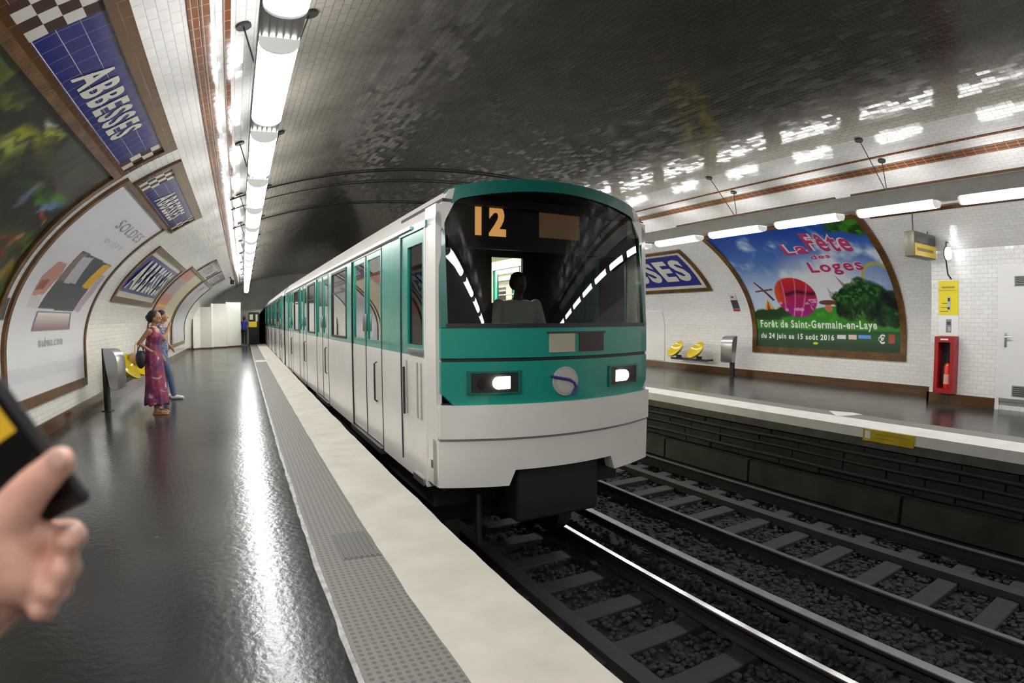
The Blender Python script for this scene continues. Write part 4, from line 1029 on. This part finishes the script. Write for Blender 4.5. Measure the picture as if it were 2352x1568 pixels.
g = MB(); fgrid(-1.11, 1.11, .05, .44, .035, .10, CREAM, g, 40, zbot=lambda x: .045 if abs(x) > .53 else .18)
fgrid(-1.11, 1.11, .18, .25, -.10, .16, DARK, g, 8); g.box(-HW2, -HW2 + .05, 0, .26, .04, .44, CREAM); g.box(HW2 - .05, HW2, 0, .26, .04, .44, CREAM)
g.box(-HW2 - .02, -HW2 + .1, .32, .62, -.03, .03, STEEL); g.build('front_apron', car)
ws = MB(); xs = np.linspace(-1.03, 1.03, 29); vs = []; zz_ = np.linspace(0, 1, 9)
for x in xs:
    zt = roofz(x) - .075 - .02 * abs(x) - (.06 * max(0, (abs(x) - .9) / .18))
    for k in zz_: z = 1.40 + (zt - 1.40) * k; vs.append((x, fy(x) - .01 + .09 * (z - 1.4), z))
fs = [(i * 9 + k, i * 9 + k + 1, (i + 1) * 9 + k + 1, (i + 1) * 9 + k) for i in range(28) for k in range(8)]
ws.add(vs, fs, WGLASS, True); ws.build('windscreen', car)
# headlight units
for sx in (-1, 1):
    hb = MB(); a, b = sorted((sx * .48, sx * .86)); x_ = (a + b) / 2
    fgrid(a, b, .845, 1.005, .040, .0, BLACK, hb, 6); fgrid(a - .03, b + .03, .83, .845, .045, .0, TEALD, hb, 6); fgrid(a - .03, b + .03, 1.005, 1.02, .045, .0, TEALD, hb, 6); fgrid(a - .03, a, .83, 1.02, .045, 0, TEALD, hb, 2); fgrid(b, b + .03, .83, 1.02, .045, 0, TEALD, hb, 2)
    ho = hb.build('headlight_unit', car)
    l = MB(); c = sx * .595; rr = .052
    pr = [(c + .055 * (1 if math.cos(t) > 0 else -1) + rr * math.cos(t), .925 + rr * math.sin(t)) for t in np.linspace(0, 2 * PI, 24, endpoint=False)]
    l.prism(pr, 'y', fy(c) - .052, fy(c) - .038, mat('headlight_glow', (.9, .8, .7), .4, emit=(1, .86, .70), es=7)); l.build('lamp_lens', ho)
    l = MB(); c = sx * .77; l.tube([(c, fy(c) - .05, .925), (c, fy(c) - .03, .925)], .045, mat('dark_lens', (.03, .02, .02), .2), 16); l.build('tail_lens', ho)
# operator's round emblem and number plates
em = MB(); c = -.045
em.tube([(c, fy(c) - .046, .915), (c, fy(c) - .02, .915)], .125, mat('emblem_grey', (.42, .41, .40), .4), 32)
eo = em.build('round_emblem', car)
em = MB(); em.tube([(c, fy(c) - .052, .915), (c, fy(c) - .045, .915)], .10, mat('emblem_cream', (.50, .48, .45), .4), 32)
eo2 = em.build('emblem_disc', eo)
em = MB(); NAVY = mat('emblem_navy', (.03, .03, .22), .4); em.tube([(-.20, fy(0) - .052, .965), (-.10, fy(0) - .058, .945), (-.02, fy(0) - .06, .93), (.03, fy(0) - .06, .905), (.05, fy(0) - .06, .86), (.02, fy(0) - .06, .80)], .013, NAVY, 6); em.build('emblem_line', eo)
pl = MB(); fgrid(-.20, .05, 1.165, 1.33, .040, .0, mat('plate_beige', (.42, .40, .30), .5), pl, 4); po_ = pl.build('number_plate', car)
pl = MB(); fgrid(.10, .38, 1.165, 1.33, .040, .0, mat('plate_brown', (.035, .022, .015), .5), pl, 4); fgrid(-.22, .40, 1.325, 1.34, .045, 0, DARK, pl, 6); pl.build('destination_plate', car)
# roller boards behind the glass
db = MB(); db.box(-.96, .95, .09, .15, 2.06, 2.50, BLACK); db.box(-.96, .95, .09, .5, 2.48, 2.51, BLACK); do_ = db.build('header_board', car)
OR = mat('orange_glow', (.6, .3, .1), .5, emit=(1.0, .45, .14), es=.95)
t = MB(); put_text(t, '12', lambda u, v: (-.72 + .30 * u, .083, 2.17 + .28 * v), OR, .05); t.build('line_number', do_)
MB().box(-.08, .36, .080, .088, 2.19, 2.46, mat('dim_blind', (.06, .035, .02), .5, emit=(.5, .28, .14), es=.16)).build('destination_blind', do_)
# cab interior
ci = MB(); CI = mat('cab_dark', (.018, .017, .016), .7)
ci.box(-1.05, 1.05, -.05, .35, .9, 1.30, CI); ci.box(-1.05, 1.05, .0, 1.2, .0, .03, CI)
side_band(ci, -1.05, 1.05, 1.16, 1.20, 0, .01, [], CI)
ci.box(-1.05, -.05, 1.16, 1.20, 0, 2.4, CI); ci.box(.33, 1.05, 1.16, 1.20, 0, 2.4, CI); ci.box(-.05, .33, 1.16, 1.20, 0, 1.62, CI); ci.box(-.05, .33, 1.16, 1.20, 2.12, 2.4, CI)
ci.box(-1.05, 1.05, .0, 1.2, 2.42, 2.45, CI); ci.build('cab_interior', car)
# coupler and front bogie gear
cp = MB(); cp.rbox(-.42, .46, -.12, .35, -.36, .16, mat('coupler_black', (.014, .014, .015), .6), .04); cp.tube([(-.7, .1, -.1), (-.72, .05, -.55)], .03, BLACK, 8); cp.build('coupler', car)
# following cars
X2 = XC - math.sin(rz1) * LC
y2 = YF + LC * math.cos(rz1) + .45
dr = [(1.2, 2.65), (4.75, 6.2), (8.2, 9.65), (11.7, 13.15)]; wn = [(3.1, 4.3), (6.6, 7.8), (10.0, 11.3)]
metro_car('second teal and cream metro car, coupled behind the front car', (X2, y2, 0), 0, LC, False, dr, wn, False)
metro_car('third metro car, farthest one still seen before the tunnel', (X2, y2 + LC + .5, 0), 0, LC, False, dr, wn, False)

# ================================================================== PEOPLE
def hull(bm, p0, r0, p1, r1):
    """tapered capsule between two (ellipsoidal) balls"""
    r0 = (r0,) * 3 if not isinstance(r0, (tuple, list)) else r0; r1 = (r1,) * 3 if not isinstance(r1, (tuple, list)) else r1
    t = bmesh.new()
    for p, r in ((p0, r0), (p1, r1)):
        mtx = Matrix.Translation(p) @ Matrix.Diagonal((*r, 1)); bmesh.ops.create_icosphere(t, subdivisions=2, radius=1, matrix=mtx)
    res = bmesh.ops.convex_hull(t, input=t.verts[:])
    junk = [e for e in res['geom_interior'] if isinstance(e, bmesh.types.BMVert)]
    bmesh.ops.delete(t, geom=junk, context='VERTS')
    tmp = bpy.data.meshes.new('t'); t.to_mesh(tmp); t.free(); bm.from_mesh(tmp); bpy.data.meshes.remove(tmp)
def flesh(name, segs, m, parent, voxel=.012, smooth=6, colfn=None):
    """one continuous surface grown over tapered segments"""
    bm = bmesh.new()
    for s in segs: hull(bm, Vector(s[0]), s[1], Vector(s[2]), s[3])
    me = bpy.data.meshes.new(name); bm.to_mesh(me); bm.free()
    o = bpy.data.objects.new(name, me); C.objects.link(o)
    r = o.modifiers.new('r', 'REMESH'); r.mode = 'VOXEL'; r.voxel_size = voxel; r.use_smooth_shade = True
    s = o.modifiers.new('s', 'SMOOTH'); s.factor = .5; s.iterations = smooth
    dg = bpy.context.evaluated_depsgraph_get(); me2 = bpy.data.meshes.new_from_object(o.evaluated_get(dg))
    bpy.data.objects.remove(o); bpy.data.meshes.remove(me)
    me2.name = name; me2.materials.clear(); me2.materials.append(m)
    me2.polygons.foreach_set('use_smooth', [True] * len(me2.polygons))
    return link(name, me2, parent)
def chain(pts, rs): return [(pts[i], rs[i], pts[i + 1], rs[i + 1]) for i in range(len(pts) - 1)]
SK1 = mat('brown_skin', (.30, .15, .085), .5); SK2 = mat('dark_skin', (.22, .11, .065), .5); HAIR = mat('dark_hair', (.010, .007, .006), .6, bump=.8, bscale=60)
def floral(name, stops, sc):
    m, t, b = nt(name); tc = t.nodes.new('ShaderNodeTexCoord')
    n = t.nodes.new('ShaderNodeTexNoise'); n.inputs['Scale'].default_value = sc; n.inputs['Detail'].default_value = 2; n.inputs['Distortion'].default_value = .8
    t.links.new(tc.outputs['Object'], n.inputs['Vector']); cr = t.nodes.new('ShaderNodeValToRGB'); cr.color_ramp.interpolation = 'CONSTANT'
    e = cr.color_ramp.elements
    while len(e) < len(stops): e.new(.5)
    for k, (p, c) in enumerate(stops): e[k].position = p; e[k].color = (*c, 1)
    t.links.new(n.outputs['Fac'], cr.inputs[0]); t.links.new(cr.outputs[0], b.inputs['Base Color']); b.inputs['Roughness'].default_value = .7
    return m
DRESS = floral('floral_dress_cloth', [(0, (.04, .015, .10)), (.42, (.16, .012, .04)), (.52, (.25, .025, .055)), (.57, (.07, .02, .12)), (.61, (.30, .11, .15)), (.66, (.34, .28, .30))], 6)
# woman in the long dress: faces the tracks (+x), one hand on her hip
w = root('person', 'person in a long pink and purple floral dress with one hand on the hip, waiting', 'person', (-1.455, 9.66, 0), math.radians(-12))
seg = []
for sy, fx in ((.08, .02), (-.08, .06)):      # legs and feet
    seg += chain([(0, sy, .86), (.02, sy, .47), (fx - .02, sy, .10), (fx - .02, sy, .045)], [.085, .058, .038, .036])
    seg += chain([(fx - .04, sy, .035), (fx + .06, sy, .035), (fx + .15, sy, .025)], [.034, .036, .024])
seg += [((0, 0, .90), (.12, .155, .10), (.0, 0, 1.10), (.10, .12, .09)), ((0, 0, 1.10), (.10, .12, .09), (.01, 0, 1.28), (.105, .145, .09)), ((.01, 0, 1.28), (.095, .15, .07), (0, 0, 1.34), (.06, .12, .04))]
seg += [((0, 0, 1.34), .05, (.03, 0, 1.43), .045)]                                    # neck
seg += [((.045, 0, 1.51), (.085, .068, .095), (.055, 0, 1.53), (.085, .068, .09)), ((.07, 0, 1.46), (.06, .048, .045), (.085, 0, 1.445), (.04, .036, .03))]   # skull, jaw
seg += [((.135, 0, 1.505), .014, (.148, 0, 1.49), .013), ((.12, 0, 1.462), (.02, .024, .01), (.125, 0, 1.46), (.018, .022, .009))]   # nose, lips
seg += [((.04, sy * .068, 1.50), (.016, .008, .026), (.045, sy * .07, 1.49), (.012, .008, .02)) for sy in (-1, 1)]
seg += chain([(-.01, -.15, 1.31), (-.16, -.19, 1.12), (.01, -.16, 1.00), (.04, -.13, .99)], [.045, .034, .024, .02])   # near arm, akimbo
seg += chain([(.0, .15, 1.31), (-.02, .20, 1.06), (.10, .17, .88), (.13, .16, .82)], [.045, .034, .024, .022])
for k in range(5): seg += chain([(.04 + .006 * k, -.13 - .002 * k, 1.005 - .013 * k), (.085 + .004 * k, -.135, .995 - .016 * k)], [.010, .008])
flesh('body', seg, SK1, w, .010, 4)
d = [((0, 0, .92), (.145, .18, .10), (.0, 0, 1.10), (.125, .14, .09)), ((0, 0, 1.10), (.125, .14, .09), (.03, 0, 1.22), (.125, .155, .09)), ((.03, 0, 1.22), (.12, .155, .07), (.0, 0, 1.31), (.07, .11, .03)),
     ((0, 0, .92), (.145, .18, .10), (.02, 0, .55), (.16, .18, .06)), ((.02, 0, .55), (.16, .18, .06), (.03, 0, .17), (.20, .21, .03))]
for sy in (-1, 1): d.append(((.0, sy * .09, 1.27), (.095, .055, .04), (.0, sy * .085, 1.345), (.062, .045, .022)))
for k in range(7):
    a = k / 7 * 2 * PI; d.append(((.02 + .12 * math.cos(a), .14 * math.sin(a), .60), .03, (.03 + .185 * math.cos(a), .20 * math.sin(a), .16), .028))
flesh('dress', d, DRESS, w, .011, 4)
flesh('hair', [((.01, 0, 1.555), (.10, .088, .085), (-.035, 0, 1.51), (.075, .08, .08)), ((-.04, 0, 1.54), (.06, .06, .05), (-.08, 0, 1.52), .045)], HAIR, w, .011, 3)
g = MB()
for sy in (-.03, .03): g.tube([(.128, sy, 1.515), (.134, sy, 1.515)], .009, mat('eye_dark', (.01, .01, .01), .2), 8)
g.build('eyes', w)
g = MB(); SAND = mat('tan_sandal', (.32, .16, .07), .5)
for sy, fx in ((.08, .02), (-.08, .06)):
    g.rbox(fx - .08, fx + .175, sy - .042, sy + .042, 0, .02, SAND, .008); g.tube([(fx + .08, sy - .042, .02), (fx + .08, sy, .066), (fx + .08, sy + .042, .02)], .010, SAND, 6)
g.build('sandals', w)
g = MB(); g.tube([(.0 + .06 * math.cos(a), .06 * math.sin(a), 1.385 - .02 * math.cos(a)) for a in np.linspace(0, 2 * PI, 18)], .005, mat('necklace', (.6, .5, .3), .3, metal=.8), 6); g.build('necklace', w)
# her black bag on the arm
r_ = root('handbag', 'black handbag hanging from the arm of the person in the floral dress', 'bag', (-1.635, 9.52, .90), math.radians(-12))
g = MB(); bm = bmesh.new(); bmesh.ops.create_uvsphere(bm, u_segments=20, v_segments=12, radius=1)
for v in bm.verts: v.co = Vector((v.co.x * .085, v.co.y * .06, (v.co.z * .17 if v.co.z < 0 else v.co.z * .11)))
g.bm(bm, BLACK, True); g.build('pouch', r_)
g = MB(); g.tube([(-.06, 0, .05), (-.04, .01, .14), (-.0, .02, .20), (.04, .01, .14), (.06, 0, .05)], .011, BLACK, 6); g.build('strap', r_)
# second person, walking pose behind her
TOP2 = floral('blue_grey_top_cloth', [(0, (.05, .06, .10)), (.45, (.16, .17, .22)), (.55, (.35, .30, .33)), (.6, (.07, .08, .14))], 14); JEANS = mat('blue_jeans', (.06, .10, .20), .7, var=.3)
w2 = root('person', 'person with dark hair, patterned top and blue jeans standing behind the floral dress', 'person', (-1.57, 11.5, 0), math.radians(-5))
def human(parent, skin, topm, legm, shoem, H=1.68, legs=((.10, .25), (-.10, -.05)), arms=None, lean=0.0, hair=True, top_len=.92, back=False):
    k = H / 1.68; P = lambda x, y, z: (x * k, y * k, z * k)
    R = lambda r: tuple(a * k for a in r) if isinstance(r, tuple) else r * k
    L_ = lambda z: lean * (z - .9)
    body = [(P(L_(.95), 0, .95), R((.11, .155, .09)), P(L_(1.15), 0, 1.15), R((.10, .13, .09))), (P(L_(1.15), 0, 1.15), R((.10, .13, .09)), P(L_(1.34), 0, 1.34), R((.10, .16, .08))),
            (P(L_(1.38), 0, 1.38), R(.05), P(L_(1.47) + .02, 0, 1.47), R(.046)), (P(L_(1.56) + .03, 0, 1.575), R((.088, .070, .10)), P(L_(1.56) + .045, 0, 1.56), R((.085, .068, .09))), (P(L_(1.5) + .06, 0, 1.505), R((.058, .046, .045)), P(L_(1.5) + .075, 0, 1.49), R((.04, .034, .03))),
            (P(L_(1.55) + .135, 0, 1.555), R(.013), P(L_(1.55) + .147, 0, 1.54), R(.012))]
    for sy in (-1, 1): body.append((P(L_(1.56) + .03, sy * .071, 1.56), R((.016, .008, .026)), P(L_(1.56) + .035, sy * .072, 1.55), R((.012, .008, .02))))
    lg = []; sh = []
    for sy, fx in legs:
        hip = P(0, sy, .92); knee = P(fx * .55 + .03, sy, .50); ank = P(fx, sy * 1.1, .09)
        body += chain([hip, knee, ank], [R(.075), R(.052), R(.036)]); lg += chain([hip, knee, ank], [R(.09), R(.068), R(.052)])
        sh += chain([P(fx - .03, sy * 1.1, .045), P(fx + .08, sy * 1.1, .042), P(fx + .17, sy * 1.1, .032)], [R(.044), R(.044), R(.030)])
    lg += [(P(0, .03, .93), R((.12, .15, .08)), P(0, -.03, .98), R((.12, .15, .07)))]
    tp = [(P(0, 0, top_len), R((.128, .17, .06)), P(L_(1.15), 0, 1.15), R((.118, .15, .09))), (P(L_(1.15), 0, 1.15), R((.118, .15, .09)), P(L_(1.34), 0, 1.34), R((.112, .175, .075)))]
    for sy, e, h in (arms or ((1, (.0, .24, 1.12), (.10, .22, .90)), (-1, (.0, -.24, 1.12), (.10, -.22, .90)))):
        shd = P(L_(1.36), sy * .18, 1.37); e_ = P(*e); h_ = P(*h); v = (Vector(h_) - Vector(e_)).normalized()
        body += chain([shd, e_, h_], [R(.046), R(.036), R(.025)])
        pv = Vector(h_); body += chain([pv, pv + v * .05 * k, pv + v * .085 * k], [R((.028, .016, .032)), R((.030, .016, .036)), R((.026, .014, .032))])
        for j in range(4): q_ = pv + v * .08 * k + Vector((0, 0, (j - 1.5) * .017 * k)); body += chain([q_, q_ + v * (.06 - .008 * abs(j - 1.2)) * k], [R(.009), R(.007)])
        body += chain([pv + Vector((.01, 0, .03)) * k, pv + v * .05 * k + Vector((.02, 0, .05)) * k], [R(.011), R(.009)])
        mid = Vector(shd).lerp(Vector(e_), .55); tp += chain([shd, tuple(mid)], [R(.060), R(.055)])
    flesh('body', body, skin, parent, .011, 4); flesh('trousers', lg, legm, parent, .012, 3); flesh('top', tp, topm, parent, .012, 4); flesh('shoes', sh, shoem, parent, .010, 2)
    if hair: flesh('hair', [(P(L_(1.6) + .0, 0, 1.62), R((.098, .084, .075)), P(L_(1.56) - .03, 0, 1.56), R((.075, .08, .09)))], HAIR, parent, .011, 3)
human(w2, SK1, TOP2, JEANS, mat('white_shoe', (.6, .6, .6), .5), 1.66, ((.10, .0), (-.10, .22)), ((1, (.0, .24, 1.12), (.12, .22, .98)), (-1, (.10, -.22, 1.14), (.16, -.10, 1.36))))
w3 = root('person', 'small distant person in a blue top and dark trousers by the hoarding end', 'person', (.0, 34.4, 0), math.radians(80))
human(w3, SK2, mat('royal_blue_cloth', (.03, .03, .30), .7), mat('black_trousers', (.01, .01, .012), .7), mat('white_shoe', (.6, .6, .6), .5), 1.68, ((.09, .08), (-.09, -.05)))
r_ = root('shoulder_bag', 'small black bag at the side of the distant person in blue', 'bag', (-.24, 34.35, .88))
g = MB(); g.rbox(-.09, .09, -.07, .07, -.13, .10, BLACK, .04); g.build('pouch', r_); g = MB(); g.tube([(-.02, .05, .08), (.05, .03, .35), (.10, .02, .52)], .01, BLACK, 6); g.build('strap', r_)
# something light brown left on the seats
r_ = root('travel_bag', 'light brown soft bag lying on the yellow seats, partly hidden by the floral dress', 'bag', (-2.22, 12.45, .62))
g = MB(); g.rbox(-.14, .16, -.26, .24, .0, .22, mat('tan_clothes', (.42, .28, .18), .7), .09, 4); g.build('bag_body', r_)
g = MB(); g.tube([(0, -.2, .24), (0, -.15, .36), (0, 0, .42), (0, .15, .36), (0, .2, .24)], .014, MATS['tan_clothes'], 8); g.build('handle', r_)
# driver
w5 = root('person', 'driver in a pale grey shirt seated in the cab behind the windscreen', 'person', (XC + .02, YF + .72, .35), math.radians(-90))
seg = [((0, 0, .80), (.13, .20, .10), (0, 0, 1.05), (.13, .20, .10)), ((0, 0, 1.05), (.13, .20, .10), (.0, 0, 1.24), (.11, .22, .06))]
for sy in (-1, 1): seg += chain([(0, sy * .21, 1.24), (.06, sy * .27, .98)], [.065, .05]); seg += chain([(.06, sy * .27, .98), (.34, sy * .2, .94)], [.05, .035])
flesh('shirt', seg, mat('pale_grey_shirt', (.40, .38, .36), .8), w5, .013, 4)
bd = [((0, 0, .7), .12, (0, 0, 1.25), .08), ((0, 0, 1.27), .05, (.02, 0, 1.36), .048), ((.04, 0, 1.46), (.09, .072, .10), (.05, 0, 1.45), (.088, .07, .09)), ((.07, 0, 1.39), (.055, .045, .04), (.08, 0, 1.38), (.04, .034, .03)), ((.138, 0, 1.445), .013, (.15, 0, 1.43), .012)]
for sy in (-1, 1): bd += chain([(.0, sy * .2, 1.22), (.06, sy * .27, .98), (.34, sy * .2, .94), (.42, sy * .18, .94)], [.04, .036, .028, .024])
flesh('body', bd, mat('driver_skin', (.10, .05, .035), .6), w5, .012, 4)
flesh('hair', [((.01, 0, 1.51), (.096, .082, .07), (-.02, 0, 1.46), (.08, .08, .08))], HAIR, w5, .012, 3)
# the person at the viewer's left whose hand with a black phone reaches into view
HAND = {
  'thumb': [((-0.1797, 0.3619, 1.2994), 0.026), ((-0.1556, 0.3618, 1.33), 0.017), ((-0.133, 0.3613, 1.354), 0.0125), ((-0.1207, 0.3593, 1.3637), 0.0108), ((-0.1125, 0.3586, 1.3706), 0.0098)],
  'web': [((-0.1556, 0.3618, 1.33), 0.017), ((-0.136, 0.3714, 1.3201), 0.012), ((-0.132, 0.378, 1.3203), 0.009)],
  'index': [((-0.1604, 0.4124, 1.3047), 0.013), ((-0.1269, 0.4092, 1.3096), 0.01), ((-0.1174, 0.3838, 1.3159), 0.009), ((-0.1172, 0.3623, 1.3196), 0.0078)],
  'middle': [((-0.1641, 0.4118, 1.2893), 0.013), ((-0.1344, 0.4101, 1.2908), 0.0102), ((-0.1231, 0.3801, 1.297), 0.0092), ((-0.1229, 0.3568, 1.3035), 0.008)],
  'ring': [((-0.1671, 0.4058, 1.2777), 0.0125), ((-0.1417, 0.4045, 1.2768), 0.01), ((-0.1295, 0.3753, 1.2846), 0.0088), ((-0.1292, 0.3537, 1.2924), 0.0078)],
  'pinky': [((-0.1714, 0.3998, 1.268), 0.011), ((-0.1511, 0.396, 1.2654), 0.0085), ((-0.1397, 0.3715, 1.2728), 0.0078), ((-0.1381, 0.352, 1.2813), 0.0068)],
  'palm1': [((-0.2012, 0.3699, 1.2648), 0.026), ((-0.1604, 0.4124, 1.3047), 0.016)],
  'palm2': [((-0.2012, 0.3699, 1.2648), 0.026), ((-0.1671, 0.4058, 1.2777), 0.017)],
  'palm3': [((-0.2012, 0.3699, 1.2648), 0.026), ((-0.1714, 0.3998, 1.268), 0.013)],
  'palm4': [((-0.1797, 0.3619, 1.2994), 0.026), ((-0.1601, 0.4017, 1.2933), 0.02)],
  'palm5': [((-0.2012, 0.3699, 1.2648), 0.026), ((-0.1525, 0.3724, 1.3049), 0.022)],
  'palm6': [((-0.1556, 0.3618, 1.33), 0.017), ((-0.1522, 0.3617, 1.3009), 0.02)],
}
SKP = mat('pink_skin', (.64, .35, .27), .45, var=.18, vscale=25, bump=.12, bscale=120)
w6 = root('person', 'hand and forearm of a person holding a black phone, at the near left edge', 'person', (-.70, 0, 0))
RL = lambda p: (p[0] + .70, p[1], p[2])
seg = []
for k, c in HAND.items():
    for i in range(len(c) - 1): seg.append((RL(c[i][0]), c[i][1], RL(c[i + 1][0]), c[i + 1][1]))
wr = (-.215, .355, 1.262); el = (-.38, .19, 1.17); sh_ = (-.53, -.01, 1.37)
seg += [(RL(wr), (.030, .024, .026), RL((-.2012, .3699, 1.2648)), .026), (RL(wr), (.030, .024, .026), RL(((wr[0] * .4 + el[0] * .6), wr[1] * .4 + el[1] * .6, wr[2] * .4 + el[2] * .6)), .040), (RL(((wr[0] * .4 + el[0] * .6), wr[1] * .4 + el[1] * .6, wr[2] * .4 + el[2] * .6)), .040, RL(el), .038), (RL(el), .040, RL(sh_), .052)]
seg += [((0, 0, .98), (.16, .11, .10), (0, 0, 1.18), (.13, .095, .09)), ((0, 0, 1.18), (.13, .095, .09), (0, 0, 1.38), (.17, .10, .07)), ((0, 0, 1.40), .055, (0, .02, 1.52), .05), ((0, .03, 1.62), (.072, .09, .105), (0, .045, 1.60), (.07, .088, .09)), ((0, .06, 1.545), (.05, .06, .045), (0, .07, 1.53), (.036, .04, .03)), ((0, .135, 1.60), .013, (0, .15, 1.58), .013)]
for sx in (-1, 1):
    seg += chain([(sx * .10, 0, .95), (sx * .10, .02, .50), (sx * .11, -.01, .09)], [.085, .055, .036]); seg += chain([(sx * .11, -.03, .04), (sx * .11, .08, .04), (sx * .11, .17, .03)], [.04, .04, .028])
    seg.append(((sx * .072, .03, 1.61), (.008, .016, .026), (sx * .073, .03, 1.60), (.008, .012, .02)))
seg += chain([(-.18, 0, 1.38), (-.26, -.02, 1.10), (-.24, .12, .90)], [.05, .038, .026]) + chain([(-.24, .12, .90), (-.235, .16, .82)], [.028, .016])
flesh('body', seg, SKP, w6, .0030, 7)
tp = [((0, 0, .92), (.175, .125, .06), (0, 0, 1.18), (.145, .11, .09)), ((0, 0, 1.18), (.145, .11, .09), (0, 0, 1.38), (.185, .115, .07)), (RL(sh_), .066, RL(((sh_[0] + el[0]) / 2, (sh_[1] + el[1]) / 2, (sh_[2] + el[2]) / 2)), .058), ((-.18, 0, 1.38), .064, (-.225, -.01, 1.22), .056)]
flesh('shirt', tp, mat('navy_shirt', (.03, .035, .06), .8), w6, .011, 4)
lg = [((0, 0, .95), (.17, .12, .09), (0, 0, 1.0), (.165, .12, .07))]
for sx in (-1, 1): lg += chain([(sx * .10, 0, .95), (sx * .10, .02, .50), (sx * .11, -.01, .10)], [.10, .072, .055])
flesh('trousers', lg, JEANS, w6, .012, 4)
flesh('shoes', [q_ for sx in (-1, 1) for q_ in chain([(sx * .11, -.03, .046), (sx * .11, .08, .046), (sx * .11, .18, .034)], [.046, .046, .032])], BLACK, w6, .011, 2)
flesh('hair', [((0, .0, 1.66), (.084, .098, .075), (0, -.03, 1.60), (.08, .075, .09))], HAIR, w6, .012, 3)
g = MB()
for sx in (-.03, .03): g.tube([(sx, .118, 1.61), (sx, .124, 1.61)], .009, MATS['eye_dark'], 8)
g.build('eyes', w6)
# thumb nail
g = MB(); bm = bmesh.new(); bmesh.ops.create_uvsphere(bm, u_segments=16, v_segments=8, radius=1)
a_ = Vector(RL(HAND['thumb'][-1][0])); d_ = (a_ - Vector(RL(HAND['thumb'][-2][0]))).normalized(); vw = Vector((.25, -.85, .46)).normalized(); sd = d_.cross(vw).normalized(); vw = sd.cross(d_)
for v in bm.verts: c = v.co.copy(); v.co = a_ + vw * .0085 + d_ * (.002 + c.x * .0075) + sd * c.y * .0065 + vw * c.z * .0018
g.bm(bm, mat('nail', (.62, .38, .32), .25), True); g.build('thumb_nail', w6)
# phone, seen almost edge on
pa, pb = Vector((-.1803, .3838, 1.4149)), Vector((-.126, .3906, 1.3292)); ax = (pa - pb).normalized(); mid = pa.lerp(pb, .42)
vw = Vector((-.327, .893, -.309)); side_ = (vw - ax * vw.dot(ax)).normalized(); th = ax.cross(side_).normalized()
rt_ = (side_ * .86 + th * .5).normalized(); th = ax.cross(rt_).normalized()
r_ = root('phone', 'black phone with a yellow patch on its screen held in the near hand', 'phone'); r_.matrix_world = Matrix(((rt_.x, th.x, ax.x, mid.x), (rt_.y, th.y, ax.y, mid.y), (rt_.z, th.z, ax.z, mid.z), (0, 0, 0, 1)))
MB().rbox(-.034, .034, -.005, .005, -.060, .075, BLACK, .0045).build('case', r_)
MB().box(-.030, .030, .005, .0056, -.050, .065, mat('phone_glass', (.008, .008, .008), .08)).build('screen', r_)
MB().box(-.026, .020, .0056, .006, .000, .030, mat('yellow_glow', (.6, .4, .02), .4, emit=(.8, .5, .03), es=.35)).build('picture', r_)
MB().box(-.026, .020, -.0058, -.005, .000, .030, MATS['yellow_glow']).build('yellow_patch', r_)  # yellow reflection on the case put in as a glowing patch
